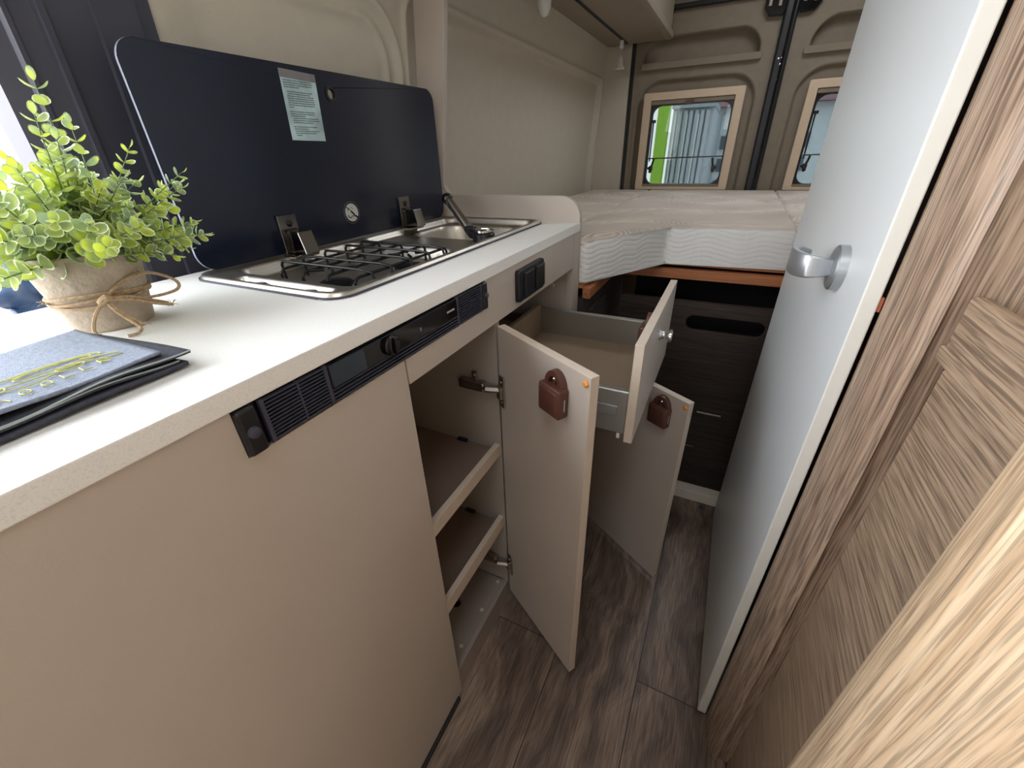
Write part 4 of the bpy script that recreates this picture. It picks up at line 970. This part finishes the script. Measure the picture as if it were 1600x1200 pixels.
# ================================================================== OVERHEAD CABINET
oc = thing('overhead_cabinet', 'beige overhead cabinet above the worktop and bed', 'cabinet', (-0.6, 2.0, 1.54))
bm = BM(); box(bm, -0.775, -0.455, 0.62, 2.76, 1.538, 1.552); box(bm, -0.72, -0.46, 0.62, 2.76, 1.552, 1.93); ob = obj('body', bm, LAMU, oc)
bm = BM()
pr = [(-0.470, 1.545), (-0.462, 1.535), (-0.440, 1.532), (-0.428, 1.538), (-0.424, 1.556), (-0.430, 1.566), (-0.46, 1.566)]
prism(bm, pr, 'Y', 0.62, 2.745); obj('front_trim', bm, LAMU, oc, smooth=True)
for a, b_ in ((0.63, 1.30), (1.305, 2.02), (2.025, 2.735)):
    bm = BM(); box(bm, -0.455, -0.437, a, b_, 1.569, 1.90, 0.002); obj('door', bm, LAMU, oc)
bm = BM(); box(bm, -0.655, -0.652, 0.8, 2.72, 1.533, 1.538); box(bm, -0.646, -0.644, 0.8, 2.72, 1.533, 1.538); obj('curtain_track', bm, BLACKM, oc)
# reading lamp and curtain runner
rl = thing('spotlight', 'white cone spotlight under the overhead cabinet', 'lamp', (-0.70, 1.80, 1.54))
bm = BM(); lathe(bm, [(0.020, 0), (0.020, -0.012), (0.006, -0.014), (0.006, -0.03)], (-0.712, 1.74, 1.538), n=20); obj('base', bm, WPLA, rl, smooth=True)
axv = Vector((0.12, -0.12, -0.6)).normalized()
bm = BM(); lathe(bm, [(0.020, -0.03), (0.024, 0.0), (0.022, 0.022), (0.014, 0.040), (0.004, 0.046)], (-0.712, 1.74, 1.512), (-0.0, -0.10, -0.9), 24); obj('shade', bm, WPLA, rl, smooth=True)
cr_ = thing('curtain_runner', 'small white curtain runner with a hanging bell-shaped pull in the corner', 'curtain pull', (-0.647, 2.60, 1.53))
bm = BM(); box(bm, -0.656, -0.640, 2.60, 2.615, 1.500, 1.532, 0.002); obj('clip', bm, WPLA, cr_)
bm = BM(); tube(bm, [(-0.648, 2.607, 1.502), (-0.650, 2.607, 1.468)], 0.0012); obj('cord', bm, WPLA, cr_)
bm = BM(); lathe(bm, [(0.004, 0.0), (0.012, -0.010), (0.017, -0.040), (0.024, -0.052), (0.022, -0.054)], (-0.650, 2.607, 1.470), n=20); obj('pull', bm, WPLA, cr_, smooth=True)

# ================================================================== WHITE WASHROOM DOOR
wdr = thing('washroom_door', 'tall white door standing open along the aisle with a curled silver handle', 'door', (0.149, 0.84, 0.02))
bm = BM(); box(bm, 0.1413, 0.1573, 0.534, 1.130, 0.020, 1.92, 0.0018, 3)
for f in bm.faces:
    f.normal_update()
    if abs(f.normal.x) < 0.8: f.material_index = 1
obj('leaf', bm, [WHITE, WHITEE], wdr)
HY, HZ = 0.650, 0.918
bm = BM(); lathe(bm, [(0.0275, 0), (0.0275, 0.010), (0.0255, 0.012), (0.012, 0.0125)], (0.1413, HY, HZ), (-1, 0, 0), 40)
hd = obj('handle', bm, ALU, wdr, smooth=True)
# flat curled grip: leaves the rosette, sweeps towards the bed and curls back to the leaf
ctrl = [(0.130, 0.652), (0.116, 0.646), (0.103, 0.648), (0.094, 0.660), (0.090, 0.678), (0.092, 0.700), (0.101, 0.722), (0.115, 0.736)]
hts = [0.010, 0.0125, 0.0145, 0.0155, 0.0155, 0.0150, 0.012, 0.005]
cp = smoothpts([(p[0], p[1], HZ) for p in ctrl], 5); NC = len(cp)
bm = BM(); rings = []
for i, p in enumerate(cp):
    t_ = (cp[min(i+1, NC-1)]-cp[max(i-1, 0)]).normalized(); sd_ = Vector((-t_.y, t_.x, 0))
    fi = i/(NC-1)*(len(hts)-1); j = min(int(fi), len(hts)-2); h_ = hts[j]+(hts[j+1]-hts[j])*(fi-j); w_ = 0.0042*(1 if i < NC-3 else 0.7)
    rings.append([bm.verts.new(p+sd_*w_*cx_+Vector((0, 0, h_*cz_))) for cx_, cz_ in ((-1, -0.85), (-0.6, -1), (0.6, -1), (1, -0.85), (1, 0.85), (0.6, 1), (-0.6, 1), (-1, 0.85))])
for a, b_ in zip(rings, rings[1:]): ring_faces(bm, a, b_)
bm.faces.new(rings[0]); bm.faces.new(list(reversed(rings[-1])))
obj('lever_grip', bm, ALU, hd, smooth=True)
bm = BM(); box(bm, 0.1573, 0.1605, 0.536, 0.542, 0.90, 0.915); obj('hinge_pin', bm, mat('copper_pin', (170, 96, 70), rough=0.4), wdr)

# ================================================================== BENCH SIDE + NEAR PANEL (right)
bs = thing('bench_side', 'oak bench side with a thick top board, between washroom wall and camera', 'bench', (0.25, 0.2, 0))
bm = BM(); box(bm, 0.204, 0.217, -0.2, 0.4745, 0.0, 0.872, 0.003, 3); obj('side_panel', bm, WOODY, bs)
bm = BM(); box(bm, 0.207, 0.214, -0.2, 0.4745, 0.868, 0.885); obj('recess', bm, WOODY, bs)
bm = BM(); box(bm, 0.197, 0.211, -0.2, 0.4745, 0.8885, 0.940, 0.004, 4); box(bm, 0.194, 0.214, -0.2, 0.4745, 0.8805, 0.8945, 0.002, 3); obj('top_board', bm, WOODY, bs)
bm = BM(); box(bm, 0.218, 0.60, -0.2, 0.4745, 0.42, 0.45, 0.004); obj('seat_cover', bm, WOODY, bs)
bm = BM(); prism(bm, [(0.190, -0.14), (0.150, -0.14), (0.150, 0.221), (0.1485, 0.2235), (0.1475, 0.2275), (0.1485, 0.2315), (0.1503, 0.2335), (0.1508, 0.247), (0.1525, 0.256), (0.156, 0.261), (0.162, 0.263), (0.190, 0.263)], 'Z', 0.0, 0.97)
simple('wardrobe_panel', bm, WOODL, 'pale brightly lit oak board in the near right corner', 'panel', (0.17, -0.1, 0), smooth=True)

# ================================================================== OUTSIDE
bm = BM(); box(bm, -14, 14, -8, 22, -0.62, -0.60); g = struct('ground', bm, PAVE, 'pale brick paving outside the van')
# blue jacket over a camping chair beside the door
ch = thing('camping_chair', 'camping chair outside the sliding door, hidden under the blue jacket', 'chair', (-1.35, 0.45, -0.6))
bm = BM(); box(bm, -1.20, -1.18, 0.28, 0.48, -0.05, 0.85, 0.005); obj('backrest', bm, BLACK, ch)
bm = BM(); box(bm, -1.58, -1.18, 0.28, 0.66, -0.14, -0.10, 0.005); obj('seat', bm, BLACK, ch)
for (x, y) in ((-1.56, 0.30), (-1.56, 0.64), (-1.20, 0.30), (-1.20, 0.64)):
    bm = BM(); tube(bm, [(x, y, -0.60), (x, y, -0.12)], 0.012); obj('leg', bm, ALU, ch)
def jac(u, v):
    y = 0.225+0.27*u; z = 0.945-0.55*v
    f_ = math.sin(z*170+2.2*math.sin(y*16)+2.5*noise.noise(Vector((y*9, z*8, 5))))
    x = -1.10+0.016*f_*(0.4+0.6*abs(noise.noise(Vector((y*7, z*10, 1)))*2))+0.020*noise.noise(Vector((y*26, z*40, 2)))-0.06*ss(0.10, 0.0, v)
    y += 0.010*math.sin(z*85)*(1-u); return (x, y, z)
bm = BM(); grid(bm, jac, 0, 1, 80, 0, 1, 170)
simple('jacket', bm, BLUEC, 'crumpled blue jacket outside the door, just left of the pot', 'jacket', (-1.15, 0.35, 0.4), smooth=True, solid=0.012, autos=False)
# behind the van
bm = BM(); box(bm, -1.15, -1.0, 6.95, 7.1, -0.6, 1.62); simple('green_post', bm, LIME, 'lime green post behind the van, seen at the left edge of the rear window', 'post', (-1.07, 7.0, -0.6))
gr = thing('container', 'grey steel container with ribbed doors behind the van', 'container', (-0.7, 7.4, -0.6))
bm = BM(); 
for i in range(7):
    x = -0.98+i*0.072; box(bm, x, x+0.045, 7.20-0.0*i, 7.26, -0.6, 1.50+0.0*i)
box(bm, -0.99, -0.46, 7.26, 8.4, -0.6, 1.53); obj('wall', bm, STEELB, gr)
bm = BM()
for i in range(3): tube(bm, [(-0.94+i*0.15, 7.17, -0.5), (-0.94+i*0.15, 7.17, 1.45)], 0.011)
obj('locking_bar', bm, PLAST, gr)
bm = BM(); box(bm, -1.0, -0.45, 7.15, 8.45, 1.53, 1.60); obj('roof', bm, STEELD, gr)
hs = thing('white_building', 'white rendered building with small dark windows and red roof behind the van', 'building', (1.0, 9.0, -0.6))
bm = BM(); box(bm, -0.52, 5.5, 9.0, 12.0, -0.6, 1.62); obj('wall', bm, PLAST, hs)
for j in range(5):
    for i in range(7):
        bm = BM(); x = -0.38+i*0.55; z = -0.35+j*0.34; box(bm, x, x+0.20, 8.97, 9.01, z, z+0.20); obj('window', bm, WINDG, hs)
bm = BM(); prism(bm, [(8.8, 1.62), (12.2, 1.62), (10.5, 2.3)], 'X', -0.62, 5.6); obj('roof', bm, ROOFM, hs)
bm = BM(); tube(bm, [(-0.44, 8.93, -0.6), (-0.44, 8.93, 1.5), (-0.30, 8.93, 1.60), (0.1, 8.9, 1.64)], 0.03); obj('downpipe', bm, STEELD, hs, smooth=True)
